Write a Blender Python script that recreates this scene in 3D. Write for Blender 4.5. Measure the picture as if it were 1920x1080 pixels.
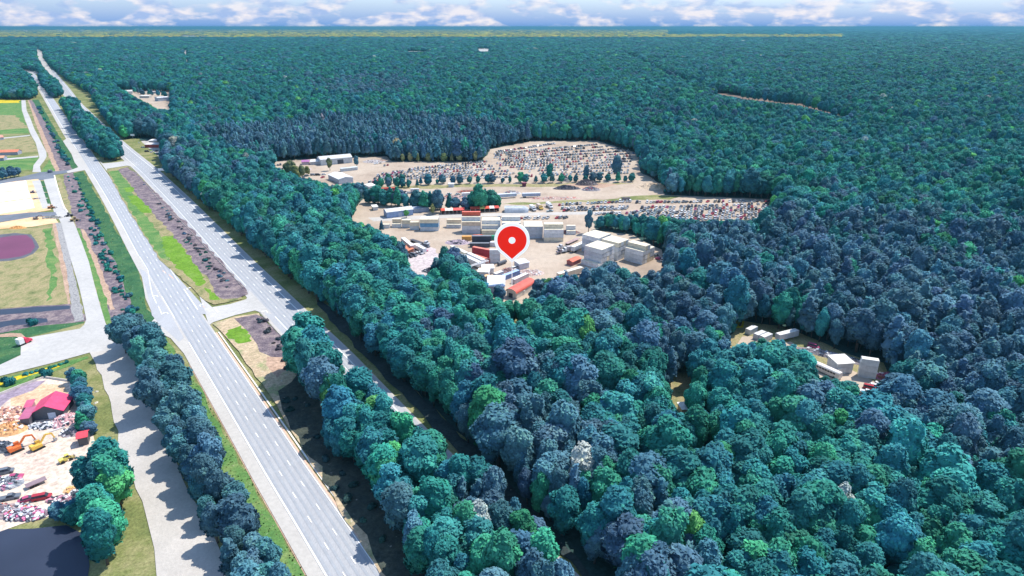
import bpy, bmesh, math, random
import numpy as np
from mathutils import Vector, Matrix
from mathutils.geometry import tessellate_polygon

# ------------------------------------------------------------------ camera, sky, sun, exposure
for o in list(bpy.data.objects): bpy.data.objects.remove(o)
SC = bpy.context.scene
COL = SC.collection
H = 126.0; F = 1200.0; YH = 50.0
TH = math.atan((540.0 - YH) / F)
ST, CT = math.sin(TH), math.cos(TH)
cam_d = bpy.data.cameras.new('camera'); cam = bpy.data.objects.new('camera', cam_d); COL.objects.link(cam)
cam_d.sensor_width = 36; cam_d.lens = 36 * F / 1920.0; cam_d.clip_start = 1; cam_d.clip_end = 120000
cam.location = (0, 0, H); cam.rotation_euler = (math.pi / 2 - TH, 0, 0)
SC.camera = cam
SC.render.resolution_x = 1024; SC.render.resolution_y = 576
SC.view_settings.view_transform = 'Standard'; SC.view_settings.look = 'None'
SC.view_settings.gamma = 1; SC.view_settings.use_curve_mapping = False
SC.view_settings.exposure = 0.7
SC.cycles.max_bounces = 4; SC.cycles.diffuse_bounces = 2; SC.cycles.glossy_bounces = 2
SC.cycles.transmission_bounces = 1; SC.cycles.volume_bounces = 0

SUN_EL = math.radians(58); SUN_AZ = math.atan2(0.8, 0.6)      # clockwise from +Y: behind and to the right
sd = bpy.data.lights.new('sun', 'SUN'); sd.energy = 3.3; sd.angle = math.radians(0.5); sd.color = (1.0, 0.95, 0.87)
sun = bpy.data.objects.new('sun', sd); COL.objects.link(sun)
sv = Vector((math.sin(SUN_AZ) * math.cos(SUN_EL), math.cos(SUN_AZ) * math.cos(SUN_EL), math.sin(SUN_EL)))
sun.rotation_euler = sv.to_track_quat('Z', 'Y').to_euler(); sun.location = (300, 300, 400)

W = bpy.data.worlds.new('World'); SC.world = W; W.use_nodes = True
nt = W.node_tree; nt.nodes.clear()
def N(nt, t, **kw):
    n = nt.nodes.new(t)
    for k, v in kw.items():
        if k in n.inputs.keys(): n.inputs[k].default_value = v
        else: setattr(n, k, v)
    return n
def L(nt, a, b): nt.links.new(a, b)
out = N(nt, 'ShaderNodeOutputWorld'); bg = N(nt, 'ShaderNodeBackground')
sky = N(nt, 'ShaderNodeTexSky'); sky.sky_type = 'NISHITA'; sky.sun_disc = False
sky.sun_elevation = SUN_EL; sky.sun_rotation = SUN_AZ; sky.air_density = 1.0; sky.dust_density = 0.3; sky.ozone_density = 2.0
bg.inputs['Strength'].default_value = 0.15
tc = N(nt, 'ShaderNodeTexCoord')
sep = N(nt, 'ShaderNodeSeparateXYZ'); L(nt, tc.outputs['Generated'], sep.inputs[0])
# cumulus banks low over the horizon: noise over the azimuth and the elevation
az = N(nt, 'ShaderNodeMath', operation='ARCTAN2'); L(nt, sep.outputs['X'], az.inputs[0]); L(nt, sep.outputs['Y'], az.inputs[1])
cmb = N(nt, 'ShaderNodeCombineXYZ')
m1 = N(nt, 'ShaderNodeMath', operation='MULTIPLY'); m1.inputs[1].default_value = 13.0; L(nt, az.outputs[0], m1.inputs[0])
m2 = N(nt, 'ShaderNodeMath', operation='MULTIPLY'); m2.inputs[1].default_value = 34.0; L(nt, sep.outputs['Z'], m2.inputs[0])
L(nt, m1.outputs[0], cmb.inputs[0]); L(nt, m2.outputs[0], cmb.inputs[1])
nz = N(nt, 'ShaderNodeTexNoise'); nz.inputs['Scale'].default_value = 1.0; nz.inputs['Detail'].default_value = 7; nz.inputs['Roughness'].default_value = 0.52
L(nt, cmb.outputs[0], nz.inputs['Vector'])
rp = N(nt, 'ShaderNodeValToRGB'); rp.color_ramp.elements[0].position = 0.47; rp.color_ramp.elements[1].position = 0.545
L(nt, nz.outputs['Fac'], rp.inputs[0])
nz2 = N(nt, 'ShaderNodeTexNoise'); nz2.inputs['Scale'].default_value = 2.6; nz2.inputs['Detail'].default_value = 6
L(nt, cmb.outputs[0], nz2.inputs['Vector'])
cr = N(nt, 'ShaderNodeValToRGB')
cr.color_ramp.elements[0].position = 0.40; cr.color_ramp.elements[0].color = (1.65, 2.25, 3.6, 1)
cr.color_ramp.elements[1].position = 0.60; cr.color_ramp.elements[1].color = (4.1, 3.85, 3.95, 1)
L(nt, nz2.outputs['Fac'], cr.inputs[0])
skm = N(nt, 'ShaderNodeMixRGB', blend_type='MULTIPLY'); skm.inputs[0].default_value = 1.0; skm.inputs[2].default_value = (1, 1, 1, 1)
# clear sky between the clouds
gr = N(nt, 'ShaderNodeMapRange'); gr.inputs[1].default_value = 0.0; gr.inputs[2].default_value = 0.10
gr.inputs[3].default_value = 1.0; gr.inputs[4].default_value = 0.0; L(nt, sep.outputs['Z'], gr.inputs[0])
mx0 = N(nt, 'ShaderNodeMixRGB'); mx0.inputs[2].default_value = (.8, 1.6, 3.3, 1)
L(nt, gr.outputs[0], mx0.inputs[0]); L(nt, sky.outputs[0], mx0.inputs[1])
mx = N(nt, 'ShaderNodeMixRGB')
fm = N(nt, 'ShaderNodeMath', operation='MULTIPLY'); L(nt, rp.outputs[0], fm.inputs[0]); L(nt, gr.outputs[0], fm.inputs[1])
L(nt, fm.outputs[0], mx.inputs[0]); L(nt, mx0.outputs[0], mx.inputs[1]); L(nt, cr.outputs[0], mx.inputs[2])
L(nt, mx.outputs[0], bg.inputs['Color']); L(nt, bg.outputs[0], out.inputs['Surface'])

# ------------------------------------------------------------------ places: where a point of the photograph lies on the ground
def P(x, y, z=0.0):
    dx = x - 960.0; up = 540.0 - y
    d = (dx, F * CT + up * ST, -F * ST + up * CT)
    t = (z - H) / d[2]
    return Vector((d[0] * t, d[1] * t, z))
def proj(X, Y, Z):
    dz = Z - H
    cz = Y * CT - dz * ST; cy = Y * ST + dz * CT
    return 960 + F * X / cz, 540 - F * cy / cz
def inpoly(px, py, poly):
    px = np.asarray(px, float); py = np.asarray(py, float)
    c = np.zeros(px.shape, bool); n = len(poly)
    for i in range(n):
        x1, y1 = poly[i]; x2, y2 = poly[i - 1]
        m = ((y1 > py) != (y2 > py))
        with np.errstate(divide='ignore', invalid='ignore'):
            xi = (x2 - x1) * (py - y1) / (y2 - y1 + 1e-12) + x1
        c ^= m & (px < xi)
    return c
RND = random.Random(7)

# ------------------------------------------------------------------ object helpers
def tag(o, label=None, cat=None, group=None, kind=None):
    if label: o['label'] = label
    if cat: o['category'] = cat
    if group: o['group'] = group
    if kind: o['kind'] = kind
    return o
def thing(name, label, cat, loc, rz=0.0, group=None, sc=1.0):
    o = bpy.data.objects.new(name, None); COL.objects.link(o)
    o.empty_display_size = 0.5
    o.location = loc; o.rotation_euler = (0, 0, rz); o.scale = (sc, sc, sc)
    return tag(o, label, cat, group)
def mesh_of(name, V, Fc, mats, mi=None, smooth=False):
    me = bpy.data.meshes.new(name); me.from_pydata([tuple(v) for v in V], [], Fc)
    for m in (mats if isinstance(mats, (list, tuple)) else [mats]): me.materials.append(m)
    if mi is not None: me.polygons.foreach_set('material_index', mi)
    if smooth: me.polygons.foreach_set('use_smooth', [True] * len(me.polygons))
    me.update(); return me
def link(name, me, parent=None, loc=(0, 0, 0), rz=0.0):
    o = bpy.data.objects.new(name, me); COL.objects.link(o); o.location = loc; o.rotation_euler = (0, 0, rz)
    if parent is not None: o.parent = parent
    return o
class MB:
    def __init__(s): s.v = []; s.f = []; s.m = []
    def add(s, V, Fc, mi=0):
        b = len(s.v); s.v += [tuple(v) for v in V]; s.f += [tuple(b + i for i in f) for f in Fc]; s.m += [mi] * len(Fc)
    def box(s, c, d, mi=0, rz=0.0, tilt=None):
        x, y, z = d[0] / 2, d[1] / 2, d[2] / 2
        V = [Vector((sx * x, sy * y, sz * z)) for sz in (-1, 1) for sy in (-1, 1) for sx in (-1, 1)]
        R = Matrix.Rotation(rz, 3, 'Z')
        if tilt: R = R @ Matrix.Rotation(tilt[1], 3, tilt[0])
        V = [R @ v + Vector(c) for v in V]
        s.add(V, [(0, 2, 3, 1), (4, 5, 7, 6), (0, 1, 5, 4), (2, 6, 7, 3), (0, 4, 6, 2), (1, 3, 7, 5)], mi)
    def bar(s, a, b, w, h=None, mi=0):
        a = Vector(a); b = Vector(b); d = b - a; l = d.length
        if l < 1e-6: return
        h = h or w; d.normalize(); up = Vector((0, 0, 1)) if abs(d.z) < .95 else Vector((1, 0, 0))
        r = d.cross(up).normalized(); u = r.cross(d)
        V = [p + r * (sx * w / 2) + u * (sz * h / 2) for p in (a, b) for sx, sz in ((-1, -1), (1, -1), (1, 1), (-1, 1))]
        s.add(V, [(3, 2, 1, 0), (4, 5, 6, 7), (0, 1, 5, 4), (1, 2, 6, 5), (2, 3, 7, 6), (3, 0, 4, 7)], mi)
    def tube(s, pts, rads, n=8, mi=0, cap=True):
        b = len(s.v); k = len(pts)
        for i, p in enumerate(pts):
            p = Vector(p); q = Vector(pts[min(i + 1, k - 1)]) - Vector(pts[max(i - 1, 0)]); q.normalize()
            up = Vector((0, 0, 1)) if abs(q.z) < .9 else Vector((1, 0, 0))
            r = q.cross(up).normalized(); u = r.cross(q)
            for j in range(n):
                t = 2 * math.pi * j / n; s.v.append(tuple(p + (r * math.cos(t) + u * math.sin(t)) * rads[i]))
        for i in range(k - 1):
            for j in range(n):
                s.f.append((b + i * n + j, b + i * n + (j + 1) % n, b + (i + 1) * n + (j + 1) % n, b + (i + 1) * n + j)); s.m.append(mi)
        if cap:
            s.f.append(tuple(b + j for j in range(n))[::-1]); s.m.append(mi)
            s.f.append(tuple(b + (k - 1) * n + j for j in range(n))); s.m.append(mi)
    def prism(s, prof, x0, x1, mi=0):           # profile in (y,z), extruded along x
        n = len(prof); V = [(x0, p[0], p[1]) for p in prof] + [(x1, p[0], p[1]) for p in prof]
        Fc = [tuple(range(n))[::-1], tuple(range(n, 2 * n))] + [(i, (i + 1) % n, n + (i + 1) % n, n + i) for i in range(n)]
        s.add(V, Fc, mi)
    def mesh(s, name, mats, smooth=False): return mesh_of(name, s.v, s.f, mats, s.m, smooth)
    def link(s, name, mats, parent=None, loc=(0, 0, 0), rz=0.0, smooth=False):
        return link(name, s.mesh(name, mats, smooth), parent, loc, rz)

# ------------------------------------------------------------------ materials
def newmat(name):
    m = bpy.data.materials.new(name); m.use_nodes = True; t = m.node_tree; t.nodes.clear()
    o = N(t, 'ShaderNodeOutputMaterial'); b = N(t, 'ShaderNodeBsdfPrincipled'); L(t, b.outputs[0], o.inputs[0])
    b.inputs['Specular IOR Level'].default_value = 0.25
    return m, t, b
MC = {}
def flat(name, c, rough=0.7, metal=0.0, var=0.12, scale=0.6, bump=0.0):
    if name in MC: return MC[name]
    m, t, b = newmat(name)
    co = N(t, 'ShaderNodeTexCoord'); n = N(t, 'ShaderNodeTexNoise'); n.inputs['Scale'].default_value = scale; n.inputs['Detail'].default_value = 6
    L(t, co.outputs['Object'], n.inputs['Vector'])
    r = N(t, 'ShaderNodeValToRGB'); r.color_ramp.elements[0].position = .3; r.color_ramp.elements[1].position = .7
    r.color_ramp.elements[0].color = tuple(x * (1 - var) for x in c) + (1,); r.color_ramp.elements[1].color = tuple(min(1, x * (1 + var)) for x in c) + (1,)
    L(t, n.outputs['Fac'], r.inputs[0]); L(t, r.outputs[0], b.inputs['Base Color'])
    b.inputs['Roughness'].default_value = rough; b.inputs['Metallic'].default_value = metal
    if bump:
        bp = N(t, 'ShaderNodeBump'); bp.inputs['Strength'].default_value = bump; L(t, n.outputs['Fac'], bp.inputs['Height']); L(t, bp.outputs[0], b.inputs['Normal'])
    MC[name] = m; return m
def soil(name, stops, scale=0.05, fine=0.6, speck=None, bump=0.3, rough=0.95, stretch=None, det=9, fv=.38):
    """ground: a big blotchy noise through a colour ramp, fine noise over it, optional specks"""
    if name in MC: return MC[name]
    m, t, b = newmat(name); b.inputs['Roughness'].default_value = rough; b.inputs['Specular IOR Level'].default_value = 0.1
    g = N(t, 'ShaderNodeNewGeometry'); vec = g.outputs['Position']
    if stretch:
        mp = N(t, 'ShaderNodeMapping'); mp.inputs['Rotation'].default_value = (0, 0, stretch[0]); mp.inputs['Scale'].default_value = (stretch[1], 1, 1)
        L(t, vec, mp.inputs['Vector']); vec = mp.outputs[0]
    n = N(t, 'ShaderNodeTexNoise'); n.inputs['Scale'].default_value = scale; n.inputs['Detail'].default_value = det; n.inputs['Roughness'].default_value = 0.68
    L(t, vec, n.inputs['Vector'])
    r = N(t, 'ShaderNodeValToRGB'); e = r.color_ramp.elements
    while len(e) < len(stops): e.new(0.5)
    for i, (p, c) in enumerate(stops): e[i].position = p; e[i].color = tuple(c) + (1,)
    L(t, n.outputs['Fac'], r.inputs[0]); colr = r.outputs[0]
    f = N(t, 'ShaderNodeTexNoise'); f.inputs['Scale'].default_value = fine; f.inputs['Detail'].default_value = 5; f.inputs['Roughness'].default_value = .7
    L(t, vec, f.inputs['Vector'])
    mr = N(t, 'ShaderNodeMapRange'); mr.inputs[1].default_value = .3; mr.inputs[2].default_value = .7; mr.inputs[3].default_value = 1 - fv; mr.inputs[4].default_value = 1 + fv
    L(t, f.outputs['Fac'], mr.inputs[0])
    mu = N(t, 'ShaderNodeVectorMath', operation='SCALE'); L(t, colr, mu.inputs[0]); L(t, mr.outputs[0], mu.inputs['Scale']); colr = mu.outputs[0]
    if speck:
        sc, th, c = speck
        s = N(t, 'ShaderNodeTexNoise'); s.inputs['Scale'].default_value = sc; s.inputs['Detail'].default_value = 3; L(t, g.outputs['Position'], s.inputs['Vector'])
        q = N(t, 'ShaderNodeMapRange'); q.inputs[1].default_value = th; q.inputs[2].default_value = th + .05; L(t, s.outputs['Fac'], q.inputs[0])
        x = N(t, 'ShaderNodeMixRGB'); x.inputs[2].default_value = tuple(c) + (1,); L(t, q.outputs[0], x.inputs[0]); L(t, colr, x.inputs[1]); colr = x.outputs[0]
    L(t, colr, b.inputs['Base Color'])
    if bump:
        bp = N(t, 'ShaderNodeBump'); bp.inputs['Strength'].default_value = bump; bp.inputs['Distance'].default_value = .5
        L(t, f.outputs['Fac'], bp.inputs['Height']); L(t, bp.outputs[0], b.inputs['Normal'])
    MC[name] = m; return m
def foliage_mat(name):
    m, t, b = newmat(name); b.inputs['Roughness'].default_value = 0.75; b.inputs['Specular IOR Level'].default_value = 0.12
    a = N(t, 'ShaderNodeAttribute'); a.attribute_type = 'INSTANCER'; a.attribute_name = 'tint'
    lv = N(t, 'ShaderNodeAttribute'); lv.attribute_type = 'GEOMETRY'; lv.attribute_name = 'lv'
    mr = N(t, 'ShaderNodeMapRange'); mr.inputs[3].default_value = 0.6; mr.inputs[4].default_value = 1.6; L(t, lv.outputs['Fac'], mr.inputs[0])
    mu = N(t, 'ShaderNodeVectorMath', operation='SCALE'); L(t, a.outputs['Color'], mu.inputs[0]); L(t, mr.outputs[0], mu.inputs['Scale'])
    # the palest leaf clumps are a younger, yellower green
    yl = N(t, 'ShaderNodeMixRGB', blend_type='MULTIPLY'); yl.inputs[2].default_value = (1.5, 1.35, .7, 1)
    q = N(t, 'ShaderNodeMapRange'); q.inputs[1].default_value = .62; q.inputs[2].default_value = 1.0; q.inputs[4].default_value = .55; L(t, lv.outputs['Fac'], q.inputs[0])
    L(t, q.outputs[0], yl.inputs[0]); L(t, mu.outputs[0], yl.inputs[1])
    L(t, yl.outputs[0], b.inputs['Base Color'])
    return m
LEAF = foliage_mat('leaves')
BARK = flat('bark', (.11, .09, .08), .95, var=.3, scale=2)
# ------------------------------------------------------------------ ground, roads, fields
LAYER = [0.0]
def patch(name, pts, mat, zp=0.0, rough=0.0, step=6.0, world=False, kind='structure', z=None, smooth_n=0):
    """a sheet on the ground with the outline seen in the photograph; each sheet 4 mm above the last"""
    W_ = [Vector(p[:2]).to_3d() for p in pts] if world else [P(x, y, zp) for x, y in pts]
    rr = random.Random(len(name) * 131 + len(pts))
    out_ = []
    n = len(W_)
    for i in range(n):
        a, b = W_[i], W_[(i + 1) % n]; d = (b - a); l = d.length
        st = step * max(1, a.length / 600.0)
        k = max(1, min(60, int(l / st))) if rough else 1
        nrm = Vector((-d.y, d.x, 0)).normalized() if l else Vector()
        for j in range(k):
            p = a + d * (j / k)
            if rough: p = p + nrm * rr.uniform(-rough, rough)
            out_.append(p)
    LAYER[0] += 0.004
    zz = LAYER[0] if z is None else z
    V = [(p.x, p.y, zz) for p in out_]
    tri = tessellate_polygon([[Vector((v[0], v[1], 0)) for v in V]])
    Fc = []
    for t in tri:
        a, b, c = (Vector(V[i]) for i in t)
        Fc.append(tuple(t) if (b - a).cross(c - a).z > 0 else tuple(reversed(t)))
    o = link(name, mesh_of(name, V, Fc, mat))
    return tag(o, kind=kind)
def spline(pts, n=8):
    out_ = []; m = len(pts)
    for i in range(m - 1):
        p0, p1, p2, p3 = pts[max(i - 1, 0)], pts[i], pts[i + 1], pts[min(i + 2, m - 1)]
        for j in range(n):
            t = j / n
            out_.append(0.5 * ((2 * p1) + (p2 - p0) * t + (2 * p0 - 5 * p1 + 4 * p2 - p3) * t * t + (3 * p1 - p0 - 3 * p2 + p3) * t ** 3))
    out_.append(pts[-1]); return out_
def resample(pts, st):
    out_ = [pts[0]]; acc = 0.0
    for a, b in zip(pts[:-1], pts[1:]):
        l = (b - a).length; s = st - acc
        while s <= l: out_.append(a + (b - a) * (s / l)); s += st
        acc = (acc + l) % st if l else acc
    return out_
def offs(line, d):
    out_ = []
    for i, p in enumerate(line):
        t = (line[min(i + 1, len(line) - 1)] - line[max(i - 1, 0)]).normalized()
        out_.append(p + Vector((t.y, -t.x, 0)) * d)
    return out_
def strip(name, line, a, b, mat, z=None, mb=None, **kw):
    """band along a line between two sideways offsets; travelling away from the camera, right is positive"""
    LAYER[0] += 0.004; zz = LAYER[0] if z is None else z
    A = offs(line, a); B = offs(line, b); n = len(line)
    V = [(p.x, p.y, zz) for p in A] + [(p.x, p.y, zz) for p in B]
    Fc = [(i, n + i, n + i + 1, i + 1) for i in range(n - 1)]
    if mb is not None: mb.add(V, Fc); return
    return tag(link(name, mesh_of(name, V, Fc, mat)), kind='structure')

FOREST_FLOOR = soil('forest_floor', [(.35, (.03, .065, .065)), (.55, (.05, .10, .09)), (.75, (.05, .09, .07))], .03)
m = MB()
g = sorted(set([-x for x in (60000, 30000, 15000, 8000, 5000)] + [x for x in range(-3000, 3001, 150)] + [5000, 8000, 15000, 30000, 60000]))
gy = [y for y in range(-600, 3001, 150)] + [5000, 8000, 15000, 30000, 60000]
V = [(x, y, -0.04) for y in gy for x in g]; nx = len(g)
Fc = [(j * nx + i, j * nx + i + 1, (j + 1) * nx + i + 1, (j + 1) * nx + i) for j in range(len(gy) - 1) for i in range(nx - 1)]
tag(link('ground', mesh_of('ground', V, Fc, FOREST_FLOOR)), kind='structure')

GRASS = soil('rough_grass', [(.30, (.10, .14, .05)), (.48, (.20, .22, .08)), (.6, (.33, .30, .15)), (.75, (.14, .20, .06))], .04, 1.2)
DRY = soil('dry_grass', [(.30, (.11, .15, .055)), (.45, (.27, .26, .12)), (.58, (.38, .31, .17)), (.72, (.16, .21, .07))], .09, 1.0, stretch=(.6, 2.0))
VERGE = soil('verge_grass', [(.3, (.025, .09, .045)), (.5, (.05, .14, .06)), (.7, (.10, .19, .07))], .12, 1.4, speck=(1.1, .68, (.4, .42, .34)))
VERGE2 = soil('verge_grass_light', [(.3, (.06, .17, .05)), (.5, (.12, .24, .07)), (.7, (.24, .30, .11))], .10, 1.4, speck=(1.3, .68, (.4, .42, .3)))
LIME = soil('lime_grass', [(.3, (.10, .21, .03)), (.5, (.15, .29, .03)), (.75, (.22, .34, .08))], .10, 1.1)
YELLOW = soil('yellow_flowers', [(.35, (.45, .38, .02)), (.55, (.70, .52, .03)), (.7, (.25, .32, .05))], .10, .8)
BRUSH = soil('ditch_brush', [(.3, (.09, .07, .09)), (.48, (.20, .16, .18)), (.62, (.34, .27, .26)), (.75, (.12, .13, .14))], .22, 1.6, bump=1.0)
DIRTPINK = soil('pink_dirt', [(.35, (.38, .25, .18)), (.6, (.52, .36, .26))], .1, .9)
SAND = soil('yard_sand', [(.30, (.30, .23, .175)), (.46, (.46, .365, .28)), (.6, (.53, .435, .34)), (.78, (.42, .35, .29))], .022, .35, speck=(.35, .71, (.30, .25, .22)), fv=.10)
GRAVEL = soil('gravel', [(.35, (.46, .43, .39)), (.65, (.58, .54, .49))], .05, 1.5, fv=.10)
PALE = soil('pale_concrete', [(.35, (.46, .445, .42)), (.65, (.55, .53, .50))], .03, .5, bump=.05, fv=.10)
ASPH = soil('worn_asphalt', [(.3, (.39, .395, .41)), (.7, (.465, .47, .48))], .03, .9, bump=.05, stretch=(math.radians(36), 4.0), speck=(.9, .72, (.26, .27, .29)), fv=.12)
TRACK = soil('wheel_track', [(.3, (.34, .36, .39)), (.7, (.40, .42, .445))], .03, .9, bump=.05, fv=.10)
SHOULD = soil('shoulder', [(.3, (.48, .455, .42)), (.7, (.55, .525, .485))], .04, .8, bump=.05, fv=.10)
DARKASPH = soil('new_asphalt', [(.3, (.14, .16, .19)), (.7, (.22, .24, .28))], .05, .8, bump=.05, fv=.10)
ORANGE = soil('orange_sand', [(.3, (.72, .42, .20)), (.55, (.80, .56, .33)), (.75, (.78, .66, .50))], .06, .6, fv=.10)
SLAB = soil('slab_concrete', [(.3, (.72, .73, .74)), (.7, (.85, .86, .86))], .04, .4, bump=.02, fv=.10)
PAINT = flat('road_paint', (.86, .86, .84), .6, var=.06, scale=1.5)
KERBM = flat('tan_kerb', (.72, .47, .34), .8, var=.12, scale=.8)
WHITEK = flat('white_kerb', (.84, .80, .72), .7, var=.05)

# --- yards: bare sand of the container yard and the salvage lots
YG = [(500,305),(540,300),(597,297),(725,293),(735,303),(800,303),(905,303),(918,280),(1000,264),(1120,264),(1194,287),(1202,324),(1240,345),(1248,366),(1455,374),(1450,395),(1430,412),(1300,414),(1150,403),(1110,415),(1120,432),(1185,440),(1240,468),(1260,500),(1240,530),(1100,545),(1010,545),(985,600),(940,600),(900,575),(850,545),(800,535),(765,520),(745,490),(712,450),(672,425),(655,408),(672,385),(690,365),(660,352),(600,348),(560,338),(510,322)]
patch('yard_ground', YG, SAND, rough=1.5)
patch('yard_grass', [(700,350),(860,346),(1000,345),(1130,343),(1190,343),(1120,350),(1000,350),(850,352),(720,355)], DRY, rough=2.5)
patch('yard_grass', [(935,382),(1000,379),(1050,375),(1130,374),(1180,368),(1230,365),(1290,369),(1240,375),(1100,378),(1000,384)], GRASS, rough=2.5)
patch('yard_dark_earth', [(1130,352),(1160,345),(1100,342),(1060,346),(1050,352)], DIRTPINK, rough=1.0)
patch('yard_road', [(690,408),(900,400),(1160,396),(1165,401),(1000,404),(905,406),(700,415)], GRAVEL, rough=.3)
patch('yard_asphalt', [(765,470),(800,455),(830,480),(830,530),(765,525)], soil('violet_gravel', [(.35, (.50, .42, .42)), (.6, (.60, .52, .50))], .04, .5), rough=2.0)
# small yard on the right among the trees
YR = [(1365,650),(1370,622),(1395,604),(1460,612),(1520,632),(1580,660),(1650,680),(1690,720),(1700,770),(1600,770),(1500,720),(1440,680)]
patch('small_yard_ground', YR, DRY, rough=1.5)
patch('small_yard_dirt', [(1372,655),(1392,632),(1410,630),(1440,655),(1500,700),(1560,730),(1640,760),(1690,748),(1640,715),(1590,690),(1545,690),(1520,672),(1482,640),(1440,648),(1420,655)], SAND, rough=1.2)
patch('glade_ground', [(1190,690),(1260,680),(1360,675),(1360,700),(1310,800),(1240,800)], DRY, rough=1.5)
patch('glade_ground', [(920,590),(1000,590),(1020,630),(940,640)], DRY, rough=1.5)
patch('strip_clearing', [(1378,572),(1392,572),(1394,615),(1376,615)], YELLOW, rough=.6)
# north-west yard
patch('lumber_yard_ground', [(212,160),(330,163),(335,215),(300,215),(240,190)], SAND, rough=3)
patch('roadside_lot', [(255,265),(305,262),(318,300),(285,304),(262,296)], GRAVEL, rough=1.0)
patch('roadside_grass', [(268,280),(284,281),(300,297),(278,299),(268,291)], VERGE2, rough=.6)
CORR = [(1141,88),(1146,88),(1245,136),(1330,172),(1450,186),(1510,195),(1610,221),(1760,259),(2000,314),(2000,322),(1750,267),(1605,227),(1505,201),(1440,192),(1320,178),(1236,142)]
patch('corridor', CORR, soil('corridor_earth', [(.35, (.12, .10, .08)), (.6, (.24, .17, .13))], .03, .3), rough=2)

# --- everything left of the far carriageway: one rough-grass sheet, then the fields on it
patch('grassland', [(1400,1400),(1110,1090),(1020,985),(930,885),(830,785),(740,695),(655,605),(600,552),(545,504),(490,452),(430,407),(372,362),(325,320),(262,262),(215,208),(178,168),(150,140),(30,140),(-900,140),(-1500,500),(-1500,1400)], GRASS, rough=1.0)
patch('north_field', [(-300,190),(40,188),(46,225),(55,250),(-300,258)], VERGE2, rough=.5)
patch('yellow_field', [(-300,187),(37,187),(38,193),(-300,196)], YELLOW, rough=3)
patch('dry_field', [(-300,215),(30,216),(52,240),(0,244),(-300,246)], DRY, rough=3)
patch('dry_field', [(-300,262),(60,256),(70,285),(-300,296)], DRY, rough=1)
patch('meadow', [(-300,300),(72,294),(60,318),(-300,345)], VERGE2, rough=1)
patch('meadow', [(76,324),(92,300),(100,300),(112,322)], VERGE2, rough=.6)
# ditch and its banks between the side road and the highway
patch('ditch_bank', [(52,188),(60,188),(78,235),(100,280),(118,320),(104,322),(88,285),(70,240)], DIRTPINK, rough=.5)
patch('ditch_brush', [(54,188),(68,188),(92,235),(120,285),(140,316),(112,321),(95,280),(76,235)], BRUSH, rough=.6)
patch('verge', [(60,187),(72,187),(108,250),(134,290),(146,314),(136,318),(112,280),(88,235)], VERGE, rough=.6)
patch('bank', [(106,335),(113,333),(140,395),(175,480),(215,575),(222,620),(205,622),(170,520),(140,440),(122,395)], DRY, rough=.6)
patch('ditch_brush', [(118,328),(138,322),(165,375),(200,450),(232,520),(255,590),(262,640),(214,640),(195,575),(165,490),(135,400)], BRUSH, rough=.8)
patch('ditch_dirt', [(150,430),(158,430),(178,475),(200,530),(216,580),(206,582),(186,530),(165,475)], DIRTPINK, rough=.8)
patch('verge', [(137,325),(156,321),(190,381),(216,430),(244,480),(264,516),(269,545),(276,580),(290,597),(280,612),(255,615),(245,570),(228,520),(200,460),(165,390)], VERGE, rough=.8)
patch('verge', [(144,428),(150,428),(178,500),(200,560),(212,612),(205,628),(196,600),(176,533),(165,492),(152,453)], VERGE2, rough=.5)
patch('roadside_verge', [(280,630),(312,630),(335,665),(385,745),(440,850),(500,950),(565,1065),(620,1150),(560,1150),(470,1040),(420,930),(370,830),(310,720),(265,650)], VERGE2, rough=.8)
patch('lawn', [(-200,640),(0,632),(36,630),(40,645),(39,665),(0,685),(-200,720)], VERGE, rough=.3)
patch('lawn', [(0,622),(55,612),(152,596),(158,606),(60,632),(0,640)], VERGE, rough=.4)
patch('flower_bank', [(-100,735),(0,712),(100,684),(165,668),(168,672),(120,690),(80,702),(0,738),(-100,765)], VERGE2, rough=.8)
patch('yellow_flowers', [(0,716),(50,702),(110,684),(112,688),(60,705),(0,724)], YELLOW, rough=.8)
patch('pond_field', [(-300,440),(0,432),(98,424),(112,460),(125,520),(131,572),(60,576),(-300,590)], DRY, rough=.8)
patch('green_streak', [(80,430),(95,428),(106,490),(100,560),(92,565),(92,500)], VERGE2, rough=1.5)
# streams and ponds
WATER = flat('mauve_water', (.19, .055, .11), .5, var=.10, scale=.05); WATER.node_tree.nodes['Principled BSDF'].inputs['Specular IOR Level'].default_value = .15
DWATER = flat('dark_water', (.035, .045, .075), .35, var=.15, scale=.05)
patch('pond_margin', [(-30,445),(0,440),(30,437),(58,440),(68,452),(73,464),(64,476),(45,484),(20,489),(-30,493)], flat('wet_mud', (.12, .12, .14), .7, var=.2, scale=.3), rough=.5)
patch('pond_water', [(-30,452),(0,446),(25,442),(50,441),(61,450),(66,463),(58,474),(40,481),(15,485),(-30,488)], WATER)
patch('stream_bank', [(-300,590),(0,579),(128,571),(160,590),(162,602),(60,614),(0,625),(-300,660)], BRUSH, rough=.8)
patch('stream_water', [(-300,600),(0,581),(70,576),(132,573),(131,580),(70,586),(0,591),(-300,614)], DWATER, rough=.3)
patch('stream_water', [(-60,612),(0,604),(30,600),(60,596),(88,598),(90,604),(60,608),(20,610),(0,615),(-60,625)], DWATER, rough=.4)
patch('riprap', [(104,418),(114,418),(130,470),(143,530),(156,585),(158,600),(140,604),(133,570),(124,510),(112,455)], soil('riprap', [(.35, (.22, .21, .22)), (.5, (.50, .48, .46)), (.6, (.16, .17, .18)), (.7, (.6, .57, .54))], .5, 1.5, bump=1.0, stretch=(.35, 3.0)), rough=.5)
patch('bank_path', [(98,418),(104,418),(124,505),(133,570),(128,570),(114,500)], DIRTPINK, rough=.3)
patch('dark_pond', [(-400,1040),(0,996),(60,992),(125,985),(160,1000),(165,1100),(180,1300),(-400,1300)], DWATER, rough=1.0)
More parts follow.
